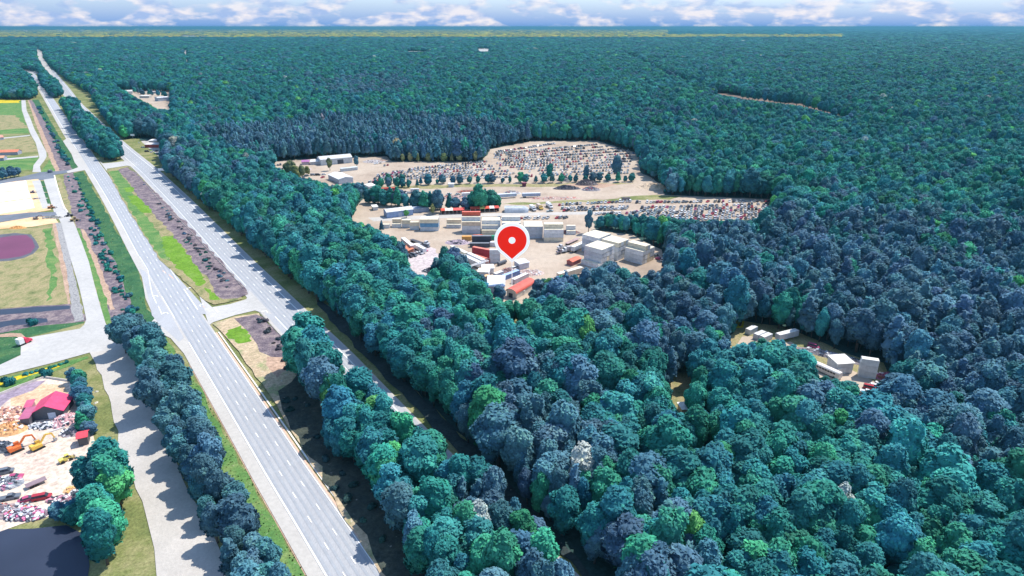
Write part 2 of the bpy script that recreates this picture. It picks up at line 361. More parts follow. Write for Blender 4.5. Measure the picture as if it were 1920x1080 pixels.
# scrap yard, bottom left
patch('scrap_yard_ground', [(-300,780),(0,738),(40,722),(85,707),(132,714),(142,740),(165,800),(178,860),(176,935),(130,955),(90,968),(40,985),(0,1000),(-300,1060)], soil('scrap_yard', [(.3, (.52, .38, .33)), (.45, (.66, .52, .42)), (.6, (.74, .62, .50)), (.75, (.56, .44, .42))], .05, .6, speck=(.5, .70, (.25, .18, .2))), rough=1.0)
patch('orange_earth', [(20,742),(60,722),(120,722),(135,745),(90,762),(30,775)], soil('warm_earth', [(.3, (.60, .40, .25)), (.7, (.72, .52, .34))], .08, .6), rough=1.0)
patch('purple_earth', [(-60,760),(0,742),(60,716),(86,714),(60,732),(20,748),(0,765)], soil('purple_earth', [(.3, (.28, .22, .28)), (.7, (.42, .34, .40))], .08, .6), rough=1.0)

# --- side road, cross road, gravel lane
patch('side_road', [(40,188),(48,188),(50,207),(57,222),(65,243),(71,254),(80,272),(87,285),(87.5,294),(83,302),(75,312),(77,323),(61,323),(63,310),(74,296),(72,287),(67,268),(58,253),(56,248),(47,225),(41,207)], PALE)
patch('driveway', [(-100,300),(0,298),(40,295),(72,292),(72,295),(40,298),(0,301),(-100,304)], PALE)
patch('driveway', [(0,259),(56,253),(57,255),(0,261)], PALE)
patch('dark_cross_road', [(-100,352),(0,337),(40,332),(77,323),(112,321),(140,317),(160,318),(125,325),(103,328),(100,337),(50,339),(0,345),(-100,360)], DARKASPH)
patch('apron', [(82,337),(103,334),(121,394),(129,401),(127,412),(105,410)], PALE)
patch('site_sand', [(-100,362),(30,340),(72,336),(92,385),(96,394),(60,400),(0,404),(-100,420)], ORANGE, rough=.3)
patch('site_path', [(60,340),(75,338),(95,386),(92,390),(80,392),(68,360)], PALE)
for k, q in enumerate([[(-100,357),(0,345),(49,339),(53,356),(0,360),(-100,372)], [(-100,374),(0,362),(53.5,357.5),(58.5,371),(0,379),(-100,392)], [(-100,396),(0,381),(60,373),(65,390),(0,401),(-100,416)]]):
    patch('slab', q, SLAB)
for k in range(4):
    a = k / 4.0; x0 = 76 + 13.5 * a; y0 = 340 + 44 * a
    patch('planting_bed', [(x0,y0),(x0+6.5,y0-.3),(x0+9.5,y0+9.3),(x0+3.2,y0+9.6)], VERGE)
patch('grey_strip', [(-100,418),(0,405),(55,399),(108,398),(112,404),(60,408),(0,417),(-100,430)], DARKASPH, rough=.3)
patch('site_dirt', [(-100,440),(0,418),(60,408),(100,406),(110,418),(60,426),(0,430)], ORANGE, rough=.5)
patch('side_road', [(104,398),(129,402),(136,412),(142,425),(153,453),(167,492),(177,533),(188,573),(198,606),(209,628),(240,640),(240,664),(168,662),(100,681),(0,706),(-300,770),(-300,724),(0,685),(39,667),(39,660),(40,641),(55,634),(110,624),(150,617),(158,610),(162,600),(158,580),(150,545),(143,520),(130,478),(115,420)], PALE)
patch('pink_driveway', [(0,628),(20,625),(40,626),(48,633),(47,645),(39,645),(40,636),(30,632),(0,633)], DIRTPINK)
patch('gravel_lane', [(168,661),(245,655),(262,700),(300,800),(345,900),(395,1000),(440,1090),(470,1150),(310,1150),(297,1080),(290,1030),(280,985),(265,942),(247,892),(225,850),(220,810),(207,757),(190,705)], GRAVEL, rough=.4)

# --- the two carriageways
LW = [P(*p) for p in [(720,1262),(652,1148),(611,1080),(558,990),(504,900),(471,843),(418,752),(364,660),(327,597),(300,551),(276,509),(252,466),(227,419),(203,376),(180,338),(150,290),(116,236),(83,180),(57,140)]]
LW = resample(spline(LW), 3.0)
RW = [P(*p) for p in [(1160,1190),(1050,1078),(830,860),(715,740),(640,661),(568,592),(493,519),(454,481),(389,415),(350,376),(313,341),(287,317),(243,281),(204,247),(182,226),(163,208),(145,190),(122,160),(98,132)]]
RW = resample(spline(RW), 3.0)
strip('road', LW, -3.8, 11.6, SHOULD)
strip('road', LW, 0.1, 11.0, ASPH)
strip('road', RW, -15.2, 3.6, SHOULD)
strip('road', RW, -14.0, 2.8, ASPH)
MID = [(374,556),(398,577),(432,571),(462,562),(468,545),(510,590),(490,587),(478,583),(440,592),(400,605),(392,611)]
patch('road', MID, PALE)
patch('road', [(186,302),(193,307),(215,305),(238,302),(234,295),(262,310),(250,313),(238,311),(200,317),(207,330)], PALE)
patch('road', [(245,473),(262,500),(268,530),(273,560),(284,585),(291,597),(281,608),(240,640),(240,652),(280,628),(305,628),(320,635),(345,664),(358,655),(320,588),(300,552),(276,511)], SHOULD)
patch('road', [(118,265),(134,289),(140,305),(147,314),(125,322),(127,325),(162,319),(180,345),(188,352),(150,292),(128,258)], SHOULD)
patch('road', [(262,504),(273,510),(296,550),(324,597),(345,635),(336,642),(300,610),(285,592),(279,560)], ASPH)
patch('road', [(318,505),(332,519),(352,541),(378,570),(388,590),(372,590),(345,550)], ASPH)
patch('road', [(-100,133),(37,127),(60,131),(75,137),(60,141),(37,133)], PALE)
patch('road', [(69,93),(80,95),(80,108),(92,125),(104,142),(95,142),(80,125),(70,110)], GRAVEL)
# wheel tracks worn darker along every lane
mb = MB(); LAYER[0] += .004; zt = LAYER[0]
for c in (0.9, 2.8, 4.6, 6.5, 8.3, 10.1): strip('', LW, c - .35, c + .35, None, z=zt, mb=mb)
for c in (-.9, -2.8, -4.6, -6.5, -8.3, -10.1): strip('', RW, c - .35, c + .35, None, z=zt, mb=mb)
tag(mb.link('wheel_tracks', TRACK), kind='structure')
# painted lines
mb = MB(); LAYER[0] += .004; zt = LAYER[0]
def solid(line, c, w, i0=0, i1=None):
    strip('', line[i0:i1], c - w / 2, c + w / 2, None, z=zt, mb=mb)
def near(line, x, y):
    q = P(x, y); return min(range(len(line)), key=lambda i: (line[i] - q).length)
def dashes(line, c, start, l=3.05, gap=9.15, w=.3, i0=0, i1=None):
    ln = offs(line[i0:i1], c); s = start; d = 0.0
    tot = sum((b - a).length for a, b in zip(ln[:-1], ln[1:]))
    def at(s_):
        d = 0
        for a, b in zip(ln[:-1], ln[1:]):
            e = (b - a).length
            if d + e >= s_: return a + (b - a) * ((s_ - d) / e), (b - a).normalized()
            d += e
        return ln[-1], (ln[-1] - ln[-2]).normalized()
    while s + l < tot:
        p, t = at(s); r = Vector((t.y, -t.x, 0)) * w / 2; q = p + t * l
        mb.add([(v.x, v.y, zt) for v in (p - r, p + r, q + r, q - r)], [(0, 1, 2, 3)]); s += l + gap
jl0, jl1 = near(LW, 360, 652), near(LW, 327, 597)
solid(LW, 0, .45, 0, near(LW, 352, 638)); solid(LW, 0, .4, jl1, near(LW, 300, 552)); 
solid(LW, 0, .4, near(LW, 262, 482), near(LW, 172, 325)); solid(LW, 0, .4, near(LW, 143, 280), None)
dashes(LW, 0, 2, .9, 2.7, .25, near(LW, 300, 552), near(LW, 264, 486))
dashes(LW, 3.7, 3); dashes(LW, 7.4, 6.5)
solid(LW, 10.9, .3, near(LW, 287, 540) , near(LW, 268, 500)); solid(LW, 11.1, .25, 0, near(LW, 350, 635))
solid(RW, 0, .45, 0, None); dashes(RW, -3.7, 2); dashes(RW, -7.4, 5)
solid(RW, -11.1, .45, 0, near(RW, 556, 579)); solid(RW, -11.3, .3, near(RW, 500, 527), None)
def poly(px, w):
    a = [P(*p) for p in px]; strip('', spline(a, 6), -w / 2, w / 2, None, z=zt, mb=mb)
poly([(300,590 - 20),(294,570),(286,553),(281,530),(279,515),(276,505),(262,482)][1:], .4); poly([(304,591),(297,575)], .4)
poly([(345,543),(371,582)], .45); poly([(402,577),(409,587)], .8)
# turn arrows
def arrow(x, y, dr):
    p = P(x, y); t = (P(20, 60) - p).normalized(); r = Vector((t.y, -t.x, 0)) * dr
    for a, b, w in ((p - t * 1.6, p + t * 1.0, .25), (p + t * .9, p + t * .9 + r * 1.3, .25)):
        d = (b - a).normalized(); n_ = Vector((-d.y, d.x, 0)) * w
        mb.add([(v.x, v.y, zt) for v in (a - n_, b - n_, b + n_, a + n_)], [(0, 1, 2, 3)])
    c = p + t * .9 + r * 1.2; u = r.normalized()
    mb.add([(v.x, v.y, zt + .001) for v in (c + t * .8, c - t * .8, c + u * 1.1)], [(0, 1, 2)])
for a in ((295,556,-1),(314,588,-1),(351,543,1),(375,574,1),(500,585,-1)): arrow(*a)
tag(mb.link('road_markings', PAINT), kind='structure')
# kerbs
def kerb(line, c, w, h, mat, i0=0, i1=None):
    A = offs(line[i0:i1], c - w / 2); B = offs(line[i0:i1], c + w / 2); n = len(A); V = []
    for a, b in zip(A, B): V += [(a.x, a.y, 0), (a.x, a.y, h), (b.x, b.y, h), (b.x, b.y, 0)]
    Fc = []
    for i in range(n - 1):
        k = i * 4
        for j in range(3): Fc.append((k + j, k + j + 1, k + 5 + j, k + 4 + j))
    return tag(link('kerb', mesh_of('kerb', V, Fc, mat)), kind='structure')
kerb(LW, 11.9, .55, .3, KERBM, 0, near(LW, 352, 630)); kerb(LW, 12.9, .5, .34, WHITEK, 0, near(LW, 352, 630))
kerb(LW, 11.9, .6, .25, KERBM, near(LW, 276, 511), near(LW, 180, 338)); kerb(LW, 11.9, .6, .25, KERBM, near(LW, 150, 290), near(LW, 110, 226))
K1 = resample(spline([P(*p) for p in [(306,508),(322,519),(340,533),(356,550),(372,568),(386,578)]]), 2.0); kerb(K1, .3, .6, .3, KERBM)
KW = resample(spline([P(*p) for p in [(102,329),(106,345),(112,365),(120,388),(128,399)]]), 2.0); kerb(KW, 0, 1.0, .35, WHITEK)
kerb(LW, -4.0, .3, .15, DIRTPINK, 0, near(LW, 372, 672))
# median between the carriageways
patch('median_grass', [(200,320),(232,315),(262,345),(300,390),(345,440),(400,490),(440,540),(455,562),(430,568),(400,573),(385,565),(360,540),(330,515),(305,495),(285,465),(255,418),(225,368)], DRY, rough=.5)
patch('median_grass', [(203,322),(222,320),(245,350),(258,385),(300,440),(320,470),(318,490),(300,485),(280,452),(255,412),(230,370)], VERGE2, rough=.8)
patch('lime_grass', [(233,353),(254,351),(260,359),(238,361)], LIME, rough=1.1, step=2.2)
patch('lime_grass', [(239,368),(268,367),(288,395),(286,401),(268,400),(246,380)], LIME, rough=1.1, step=2.2)
patch('lime_grass', [(303,445),(325,443),(350,475),(375,505),(385,532),(375,538),(350,520),(330,500),(310,478)], LIME, rough=1.1, step=2.2)
patch('lime_grass', [(384,540),(395,545),(412,562),(400,565),(388,552)], LIME, rough=1.1, step=2.2)
patch('median_brush', [(222,318),(240,314),(262,332),(300,370),(345,415),(400,475),(450,530),(462,552),(445,562),(415,563),(400,540),(370,500),(340,460),(300,415),(262,370)], BRUSH, rough=1.2)
patch('median_earth', [(398,608),(440,596),(484,589),(500,612),(535,650),(600,720),(678,800),(756,880),(836,960),(960,1090),(1020,1150),(760,1150),(700,1060),(610,910),(548,810),(490,720),(440,650)], soil('median_earth', [(.3, (.40, .33, .20)), (.5, (.55, .42, .28)), (.62, (.26, .30, .14)), (.75, (.50, .36, .22))], .09, 1.0, speck=(.8, .68, (.6, .56, .48))), rough=.5)
patch('lime_grass', [(425,620),(450,613),(468,622),(472,640),(448,646),(430,636)], LIME, rough=1.1, step=2.2)
patch('median_brush', [(440,600),(484,590),(530,632),(545,660),(555,690),(520,680),(490,660),(462,625)], BRUSH, rough=1.0)
patch('orange_earth', [(500,672),(530,672),(545,690),(520,710),(505,700)], DIRTPINK, rough=1.2)
patch('shade_ground', [(655,603),(740,693),(830,783),(930,883),(1020,983),(1110,1088),(1100,1088),(985,975),(893,885),(795,785),(713,700),(630,612),(592,572),(598,562)], soil('shade_painted_verge', [(.3, (.03, .045, .05)), (.7, (.07, .09, .085))], .1, 1.0, speck=(.5, .72, (.3, .3, .28))), rough=1.0)  # the wood's shade beside the road, painted in as dark ground colour

patch('median_undergrowth', [(520,735),(560,700),(590,700),(610,780),(700,860),(860,1000),(1010,1150),(800,1150),(722,1075),(628,925),(570,838),(535,790)], soil('shade_painted_soil', [(.3, (.035, .05, .05)), (.6, (.08, .09, .07)), (.75, (.16, .14, .10))], .15, 1.0, speck=(.5, .7, (.4, .36, .3))), rough=1.5)  # tree shade on the median, painted as a dark sheet
for q in [[(760,93),(802,93),(802,97.5),(760,97.5)], [(893,88),(920,89),(916,97),(896,98)], [(338,65.5),(370,65.5),(370,68.5),(338,68.5)], [(344,90),(350,90),(353,119),(348,119)], [(600,118),(640,117),(640,120),(600,121)], [(60,57.2),(130,56.8),(130,57.6),(60,58)], [(250,64),(300,63.5),(300,64.5),(250,65)]]:
    patch('clearing', q, PALE, rough=3)
# ------------------------------------------------------------------ trees
def ico(sub):
    bm = bmesh.new(); bmesh.ops.create_icosphere(bm, subdivisions=sub, radius=1)
    v = np.array([x.co[:] for x in bm.verts]); f = [tuple(y.index for y in x.verts) for x in bm.faces]; bm.free(); return v, f
ICO3, ICO2 = ico(4), ico(2)
def crown_mesh(name, seed, kind):
    r = np.random.RandomState(seed)
    if kind == 'broad':
        Rr, zc, rz = 3.8, 9.3, 7.0; nl = 34
        lob = []
        for i in range(nl):
            a = r.uniform(0, 2 * math.pi); u = r.uniform(-.85, 1) ; q = math.sqrt(max(0, 1 - u * u)) * r.uniform(.55, .95)
            lob.append((q * Rr * math.cos(a) * .80, q * Rr * math.sin(a) * .80, zc + u * rz * .78, r.uniform(1.1, 1.95)))
        lob.append((0, 0, zc - .5, 3.2)); nleaf, ls = 2600, (.26, .62)
    elif kind == 'pine':
        Rr, zc, rz = 2.6, 11.5, 6.5
        lob = []
        for i in range(24):
            t = i / 24.0; z = 5.5 + 12.5 * t; R_ = 2.9 * (1 - t) ** .8 + .2; a = i * 2.4 + r.uniform(-.4, .4)
            lob.append((R_ * .7 * math.cos(a), R_ * .7 * math.sin(a), z, .45 + 1.15 * (1 - t) + r.uniform(-.15, .25)))
        lob.append((0, 0, 10.5, 1.8)); lob.append((0, 0, 13.5, 1.3)); lob.append((0, 0, 16.5, .8)); nleaf, ls = 1100, (.3, .75)
    else:                                        # bush, about 1 m high
        Rr, zc, rz = .9, .55, .6; lob = []
        for i in range(9):
            a = r.uniform(0, 6.28); q = r.uniform(0, .6); lob.append((q * math.cos(a), q * math.sin(a), r.uniform(.3, .8), r.uniform(.28, .5)))
        nleaf, ls = 260, (.12, .3)
    lob = np.array(lob)
    lcol = r.uniform(.15, .8, len(lob))
    dirs, faces = (ICO2 if kind == 'bush' else ICO3)
    c0 = np.array([0, 0, zc])
    def shoot(D):
        best = np.full(len(D), .3); who = np.zeros(len(D), int)
        for k, l in enumerate(lob):
            oc = c0 - l[:3]; b = D @ oc; c = oc @ oc - l[3] ** 2; disc = b * b - c
            ok = disc > 0; t = np.where(ok, -b + np.sqrt(np.maximum(disc, 0)), -1)
            m_ = t > best; best = np.where(m_, t, best); who = np.where(m_, k, who)
        return best, who
    t, who = shoot(dirs)
    t = t * (1 + r.uniform(-.05, .05, len(t)))
    V = c0 + dirs * t[:, None]
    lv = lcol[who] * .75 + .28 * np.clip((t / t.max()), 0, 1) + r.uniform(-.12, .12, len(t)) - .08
    V = [V]; LV = [lv]; Fc = list(faces)
    # leaf clumps over the surface: bent quads
    D = r.normal(size=(nleaf, 3)); D[:, 2] += .35; D /= np.linalg.norm(D, axis=1)[:, None]
    t, who = shoot(D); C = c0 + D * (t * r.uniform(.93, 1.10, nleaf))[:, None]
    nb = len(lv); Q = []; q = []
    for i in range(nleaf):
        nrm = D[i] + r.normal(size=3) * .36; nrm /= np.linalg.norm(nrm)
        a = np.cross(nrm, r.normal(size=3)); a /= np.linalg.norm(a) + 1e-9; b = np.cross(nrm, a)
        s = r.uniform(*ls); s2 = s * r.uniform(.6, 1)
        Q += [C[i] - a * s, C[i] - b * s2 - nrm * s * .25, C[i] + a * s + nrm * s * .1, C[i] + b * s2 - nrm * s * .2]
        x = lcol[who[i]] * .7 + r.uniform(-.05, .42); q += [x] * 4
        k = nb + 4 * i; Fc += [(k, k + 1, k + 2, k + 3)]
    V.append(np.array(Q)); LV.append(np.array(q))
    V = np.concatenate(V); LV = np.clip(np.concatenate(LV), 0, 1)
    me = bpy.data.meshes.new(name); me.from_pydata(V.tolist(), [], Fc); me.materials.append(LEAF)
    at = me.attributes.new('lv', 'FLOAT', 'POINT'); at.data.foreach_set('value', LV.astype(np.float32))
    sm = [True] * len(faces) + [False] * nleaf; me.polygons.foreach_set('use_smooth', sm)
    me.update(); return me
def trunk_mesh(name, seed, kind):
    r = random.Random(seed); mb = MB()
    hgt = 11.5 if kind == 'broad' else 15.0; R0 = .42 if kind == 'broad' else .26
    mb.tube([(0, 0, -.1), (.1, .05, hgt * .35), (r.uniform(-.3, .3), r.uniform(-.3, .3), hgt * .7), (0, 0, hgt)], [R0, R0 * .75, R0 * .5, R0 * .2], 7)
    for i in range(5):
        a = r.uniform(0, 6.28); z0 = hgt * r.uniform(.42, .7); l = 2.8 if kind == 'broad' else 1.4
        mb.tube([(0, 0, z0), (math.cos(a) * l * .5, math.sin(a) * l * .5, z0 + l * .45), (math.cos(a) * l, math.sin(a) * l, z0 + l)], [R0 * .4, R0 * .3, R0 * .1], 5)
    return mb.mesh(name, BARK, True)
BROAD = [(crown_mesh('crown', 10 + i, 'broad'), trunk_mesh('trunk', i, 'broad')) for i in range(7)]
PINE = [(crown_mesh('crown', 40 + i, 'pine'), trunk_mesh('trunk', 20 + i, 'pine')) for i in range(5)]
BUSH = [crown_mesh('bush', 70 + i, 'bush') for i in range(4)]
TEAL = [(.030, .205, .17), (.026, .17, .175), (.040, .235, .155), (.032, .165, .20), (.038, .195, .20)]
SLATE = [(.068, .155, .212), (.060, .138, .192), (.076, .17, .222), (.055, .162, .205)]
BRIGHT = [(.06, .30, .12), (.10, .32, .10), (.05, .27, .14)]
OLIVE = [(.20, .22, .09), (.16, .19, .10), (.30, .30, .16)]
def jit(c, r=0):
    k = RND.uniform(.8, 1.25); return tuple(x * k * RND.uniform(.88, 1.14) for x in c)
PROTO = {}
def tree(kind, x, y, sc, tint, label, group=None, cat='tree', fl=1.0, name=None):
    r = RND; pr = (BROAD if kind == 'broad' else PINE); cm, tm = pr[r.randrange(len(pr))]
    t = thing(name or ('broadleaf_tree' if kind == 'broad' else 'pine_tree'), label, cat, (x, y, 0), r.uniform(0, 6.28), group)
    t.scale = (sc * fl * r.uniform(.86, 1.16), sc * fl * r.uniform(.86, 1.16), sc); t.rotation_euler = (r.uniform(-.07, .07), r.uniform(-.07, .07), r.uniform(0, 6.28))
    c = link('crown', cm, t); c['tint'] = tint; link('trunk', tm, t)
    PROTO.setdefault((kind, cm.name), (c, t.children[-1] if False else bpy.data.objects[-1] if False else None))
    return t, c
def pt_tree(px, py, h, kind, tint, label, fl=1.0, group=None):
    """tree whose foot is at the pixel, h metres tall"""
    p = P(px, py); return tree(kind, p.x, p.y, h / (16.0 if kind == 'broad' else 18.5), tint, label, group, fl=fl)

# what the photograph shows open between the trees (outlines in its pixels)
VIS = [
 [(503,308),(560,302),(597,292),(665,290),(700,296),(760,300),(905,300),(917,280),(960,272),(1040,266),(1110,266),(1160,275),(1200,292),(1190,330),(1000,335),(900,335),(800,330),(690,340),(620,345),(560,328)],
 [(690,352),(760,345),(900,342),(1050,340),(1200,342),(1250,347),(1235,372),(1330,372),(1445,378),(1440,392),(1420,410),(1300,410),(1200,400),(1130,400),(1098,408),(1096,435),(1110,432),(1180,440),(1225,462),(1235,485),(1250,493),(1215,510),(1195,503),(1170,492),(1147,486),(1120,500),(1090,503),(1080,512),(1040,512),(1005,522),(992,550),(985,560),(950,557),(920,542),(903,520),(880,482),(850,468),(825,478),(805,495),(800,512),(768,508),(765,480),(745,460),(740,445),(715,430),(690,420),(660,412),(680,395),(690,370)],
 [(1372,628),(1395,618),(1400,605),(1440,608),(1500,622),(1500,640),(1560,650),(1610,670),(1645,668),(1645,700),(1675,738),(1615,742),(1600,715),(1560,705),(1530,690),(1510,650),(1480,640),(1430,632),(1410,640),(1375,648)],
 [(268,262),(300,265),(302,298),(270,300)],
 [(220,163),(318,167),(318,205),(295,203),(255,182)],
 [(1262,712),(1290,700),(1310,700),(1285,745),(1292,778),(1278,778),(1262,750)],
 [(945,600),(985,602),(985,608),(950,608)],
 [(1378,575),(1388,578),(1390,606),(1380,606)],
 [(1340,171),(1440,186),(1495,191),(1600,221),(1598,223),(1500,197),(1400,186),(1345,175)],
 [(345,92),(349,92),(352,117),(349,117)],
 [(69,95),(80,96),(80,108),(92,125),(100,138),(95,139),(80,125),(70,110)],
 [(38,127),(60,130),(75,136),(72,139),(55,137)],
 [(765,94),(800,94),(800,96.5),(765,96.5)], [(895,89),(918,90),(915,96),(898,96)], [(340,66),(368,66),(368,68),(340,68)],
]
FP = [
 ([(1600,1500),(1110,1088),(1020,983),(930,886),(828,787),(732,700),(645,612),(585,556),(527,510),(472,458),(415,412),(358,366),(316,323),(301,302),(303,266),(268,258),(232,262),(212,243),(192,218),(184,200),(176,182),(155,168),(130,153),(108,136),(92,118),(82,104),(78,95),(76,90),(70,86),(-700,86),(-700,50.1),(3000,50.1),(3000,1500)], 0),
 ([(-700,84),(62,90),(72,105),(80,125),(92,140),(75,140),(56,142),(62,160),(70,183),(60,187),(0,187),(-700,195)], 0),
 ([(72,142),(85,143),(113,168),(116,181),(98,183),(84,165)], 2),
 ([(122,205),(140,205),(175,240),(205,268),(230,296),(222,303),(200,303),(175,285),(150,255),(132,228)], 0),
 ([(552,648),(578,642),(612,665),(624,700),(704,755),(757,802),(800,838),(838,880),(900,888),(952,925),(1012,985),(1050,1080),(1090,1200),(810,1200),(788,1050),(770,980),(724,902),(668,852),(622,805),(614,765),(594,720),(558,690)], 9.5),
 ([(225,605),(250,595),(270,606),(288,640),(330,690),(355,730),(388,800),(424,870),(450,950),(490,1010),(518,1080),(540,1150),(450,1150),(424,1080),(394,980),(370,920),(340,860),(316,800),(288,730),(266,690),(250,650),(225,625)], 9),
 ([(172,865),(218,865),(232,985),(200,1035),(172,1025),(178,960)], 6),
]
NOF = [(YG, 0), ([(1374,650),(1374,628),(1395,604),(1440,612),(1500,629),(1560,658),(1640,675),(1680,722),(1678,748),(1610,745),(1545,715),(1500,680),(1430,645)], 0), (CORR, 0),
 ([(1255,718),(1275,700),(1310,698),(1285,740),(1290,785),(1265,770)], 0)]
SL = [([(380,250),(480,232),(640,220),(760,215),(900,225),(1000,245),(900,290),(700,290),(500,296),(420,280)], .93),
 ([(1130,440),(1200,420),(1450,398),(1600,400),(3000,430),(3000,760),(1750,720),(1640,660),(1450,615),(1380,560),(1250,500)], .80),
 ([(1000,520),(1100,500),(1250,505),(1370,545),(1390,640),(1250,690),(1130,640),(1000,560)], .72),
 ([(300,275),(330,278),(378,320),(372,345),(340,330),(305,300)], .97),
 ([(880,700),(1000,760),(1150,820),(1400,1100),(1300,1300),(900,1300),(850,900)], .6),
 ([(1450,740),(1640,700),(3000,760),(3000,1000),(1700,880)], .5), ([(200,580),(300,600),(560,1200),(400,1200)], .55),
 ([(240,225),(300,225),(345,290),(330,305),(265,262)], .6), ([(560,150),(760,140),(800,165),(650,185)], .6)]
def world_poly(poly, z):
    return [(P(x, max(y, 50.6), z).x, P(x, max(y, 50.6), z).y) for x, y in poly]
FPW = [world_poly(p, z) for p, z in FP]; NOW = [world_poly(p, z) for p, z in NOF]
rs = np.random.RandomState(3)
pts = []
def ring(d0, d1, sfun):
    d = d0
    while d < d1:
        s = sfun(d); half = .86 * d + 60
        xs = np.arange(-half, half, s); xs = xs + rs.uniform(-.42 * s, .42 * s, len(xs)) + rs.uniform(0, s)
        ys = d + rs.uniform(-.42 * s, .42 * s, len(xs))
        pts.append(np.stack([xs, ys, np.full(len(xs), s)], 1)); d += s * .95
ring(55, 700, lambda d: 4.8); ring(700, 1400, lambda d: 4.8 * (d / 700) ** .75)
ring(1400, 42000, lambda d: max(8.1, d / 205))
A = np.concatenate(pts); X, Y, S = A.T
ok = np.zeros(len(X), bool)
for p in FPW: ok |= inpoly(X, Y, p)
for p in NOW: ok &= ~inpoly(X, Y, p)
X, Y, S = X[ok], Y[ok], S[ok]
def vnoise(x, y, s, seed):
    r = np.random.RandomState(seed); T = r.uniform(0, 1, (64, 64)); x = x / s; y = y / s
    xi = np.floor(x).astype(int); yi = np.floor(y).astype(int); fx = x - xi; fy = y - yi; fx = fx * fx * (3 - 2 * fx); fy = fy * fy * (3 - 2 * fy)
    g_ = lambda a, b: T[a % 64, b % 64]
    return (g_(xi, yi) * (1 - fx) + g_(xi + 1, yi) * fx) * (1 - fy) + (g_(xi, yi + 1) * (1 - fx) + g_(xi + 1, yi + 1) * fx) * fy
GX, GY = proj(X, Y, np.full(len(X), 12.0))
ps = np.full(len(X), .05) + .5 * np.clip(vnoise(X, Y, 60, 5) * .6 + vnoise(X, Y, 300, 6) * .6 - .55, 0, 1)
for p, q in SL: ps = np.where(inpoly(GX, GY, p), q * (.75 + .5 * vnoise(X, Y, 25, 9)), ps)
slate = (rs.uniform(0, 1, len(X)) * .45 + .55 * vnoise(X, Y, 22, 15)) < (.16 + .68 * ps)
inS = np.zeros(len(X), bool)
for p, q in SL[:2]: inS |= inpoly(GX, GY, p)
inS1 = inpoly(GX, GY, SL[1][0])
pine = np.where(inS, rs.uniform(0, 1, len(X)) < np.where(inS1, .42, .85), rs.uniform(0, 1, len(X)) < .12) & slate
pine |= inS & ~inS1 & (rs.uniform(0, 1, len(X)) < .5)
D = np.hypot(X, Y)
hs = np.clip(rs.normal(.98, .19, len(X)), .5, 1.45) * (1 + .16 * (vnoise(X, Y, 35, 12) - .5) * 2)
hs = np.where(pine, hs * .92, hs); hs = np.where(inpoly(X, Y, FPW[4]) & (Y < 200), hs * .9, hs); hs = np.where(inpoly(X, Y, FPW[5]), hs * .82, hs)
ws = np.maximum(1.0, S / 6.0)                    # farther trees stand for wider crowns
wid = hs * ws * np.where(pine, 1.12, 1.0) * rs.uniform(.72, 1.22, len(X))
# keep the openings of the photograph open
def blocked(hh, ww):
    b = np.zeros(len(X), bool); rad = 4.0 * ww
    for ox, oy, oz in ((0, 0, 1), (1, 0, .62), (-1, 0, .62), (0, 0, .75), (.7, 0, .85), (-.7, 0, .85), (1, 0, .4), (-1, 0, .4), (0, 0, .4)):
        px, py = proj(X + ox * rad * .85, Y + oy * rad, oz * 16.5 * hh)
        for v in VIS: b |= inpoly(px, py, v)
    return b
b1 = blocked(hs, wid); hs2 = np.where(b1, hs * .55, hs); wid2 = np.where(b1, wid * .6, wid)
b2 = blocked(hs2, wid2); hs2 = np.where(b2, hs2 * .62, hs2); wid2 = np.where(b2, wid2 * .75, wid2); b3 = blocked(hs2, wid2)
keep = ~b3
px, py = proj(X, Y, np.full(len(X), 8.0))
keep &= (px > -260) & (px < 2200) & (py < 1330)
X, Y, S, D, hs, wid, slate, pine, px, py = [a[keep] for a in (X, Y, S, D, hs2, wid2, slate, pine, px, py)]
n = len(X)
TT = np.array(TEAL); LL = np.array(SLATE); BB = np.array(BRIGHT)
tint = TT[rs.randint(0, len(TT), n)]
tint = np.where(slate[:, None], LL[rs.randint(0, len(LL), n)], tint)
br = (rs.uniform(0, 1, n) < .022) & ~slate; tint = np.where(br[:, None], BB[rs.randint(0, 3, n)], tint)
yb = (py < 69 + (vnoise(X, Y, 900, 3) * 4 - 2)) & (py > 56) & (px < 1250) | ((py < 70.5) & (py > 65) & (px < 1580))
tint = np.where((yb & (rs.uniform(0, 1, n) < .85))[:, None], np.array([.60, .55, .04]), tint)
laneb = inpoly(X, Y, FPW[5]); tint = np.where(laneb[:, None], tint * .35 + .65 * np.array([.065, .165, .20]), tint)
tint = np.where((rs.uniform(0, 1, n) < .002)[:, None], np.array([.30, .34, .33]), tint)
tint = tint * rs.uniform(.75, 1.3, (n, 1)) * rs.uniform(.9, 1.1, (n, 3)) * (.8 + .4 * vnoise(X, Y, 18, 4))[:, None]
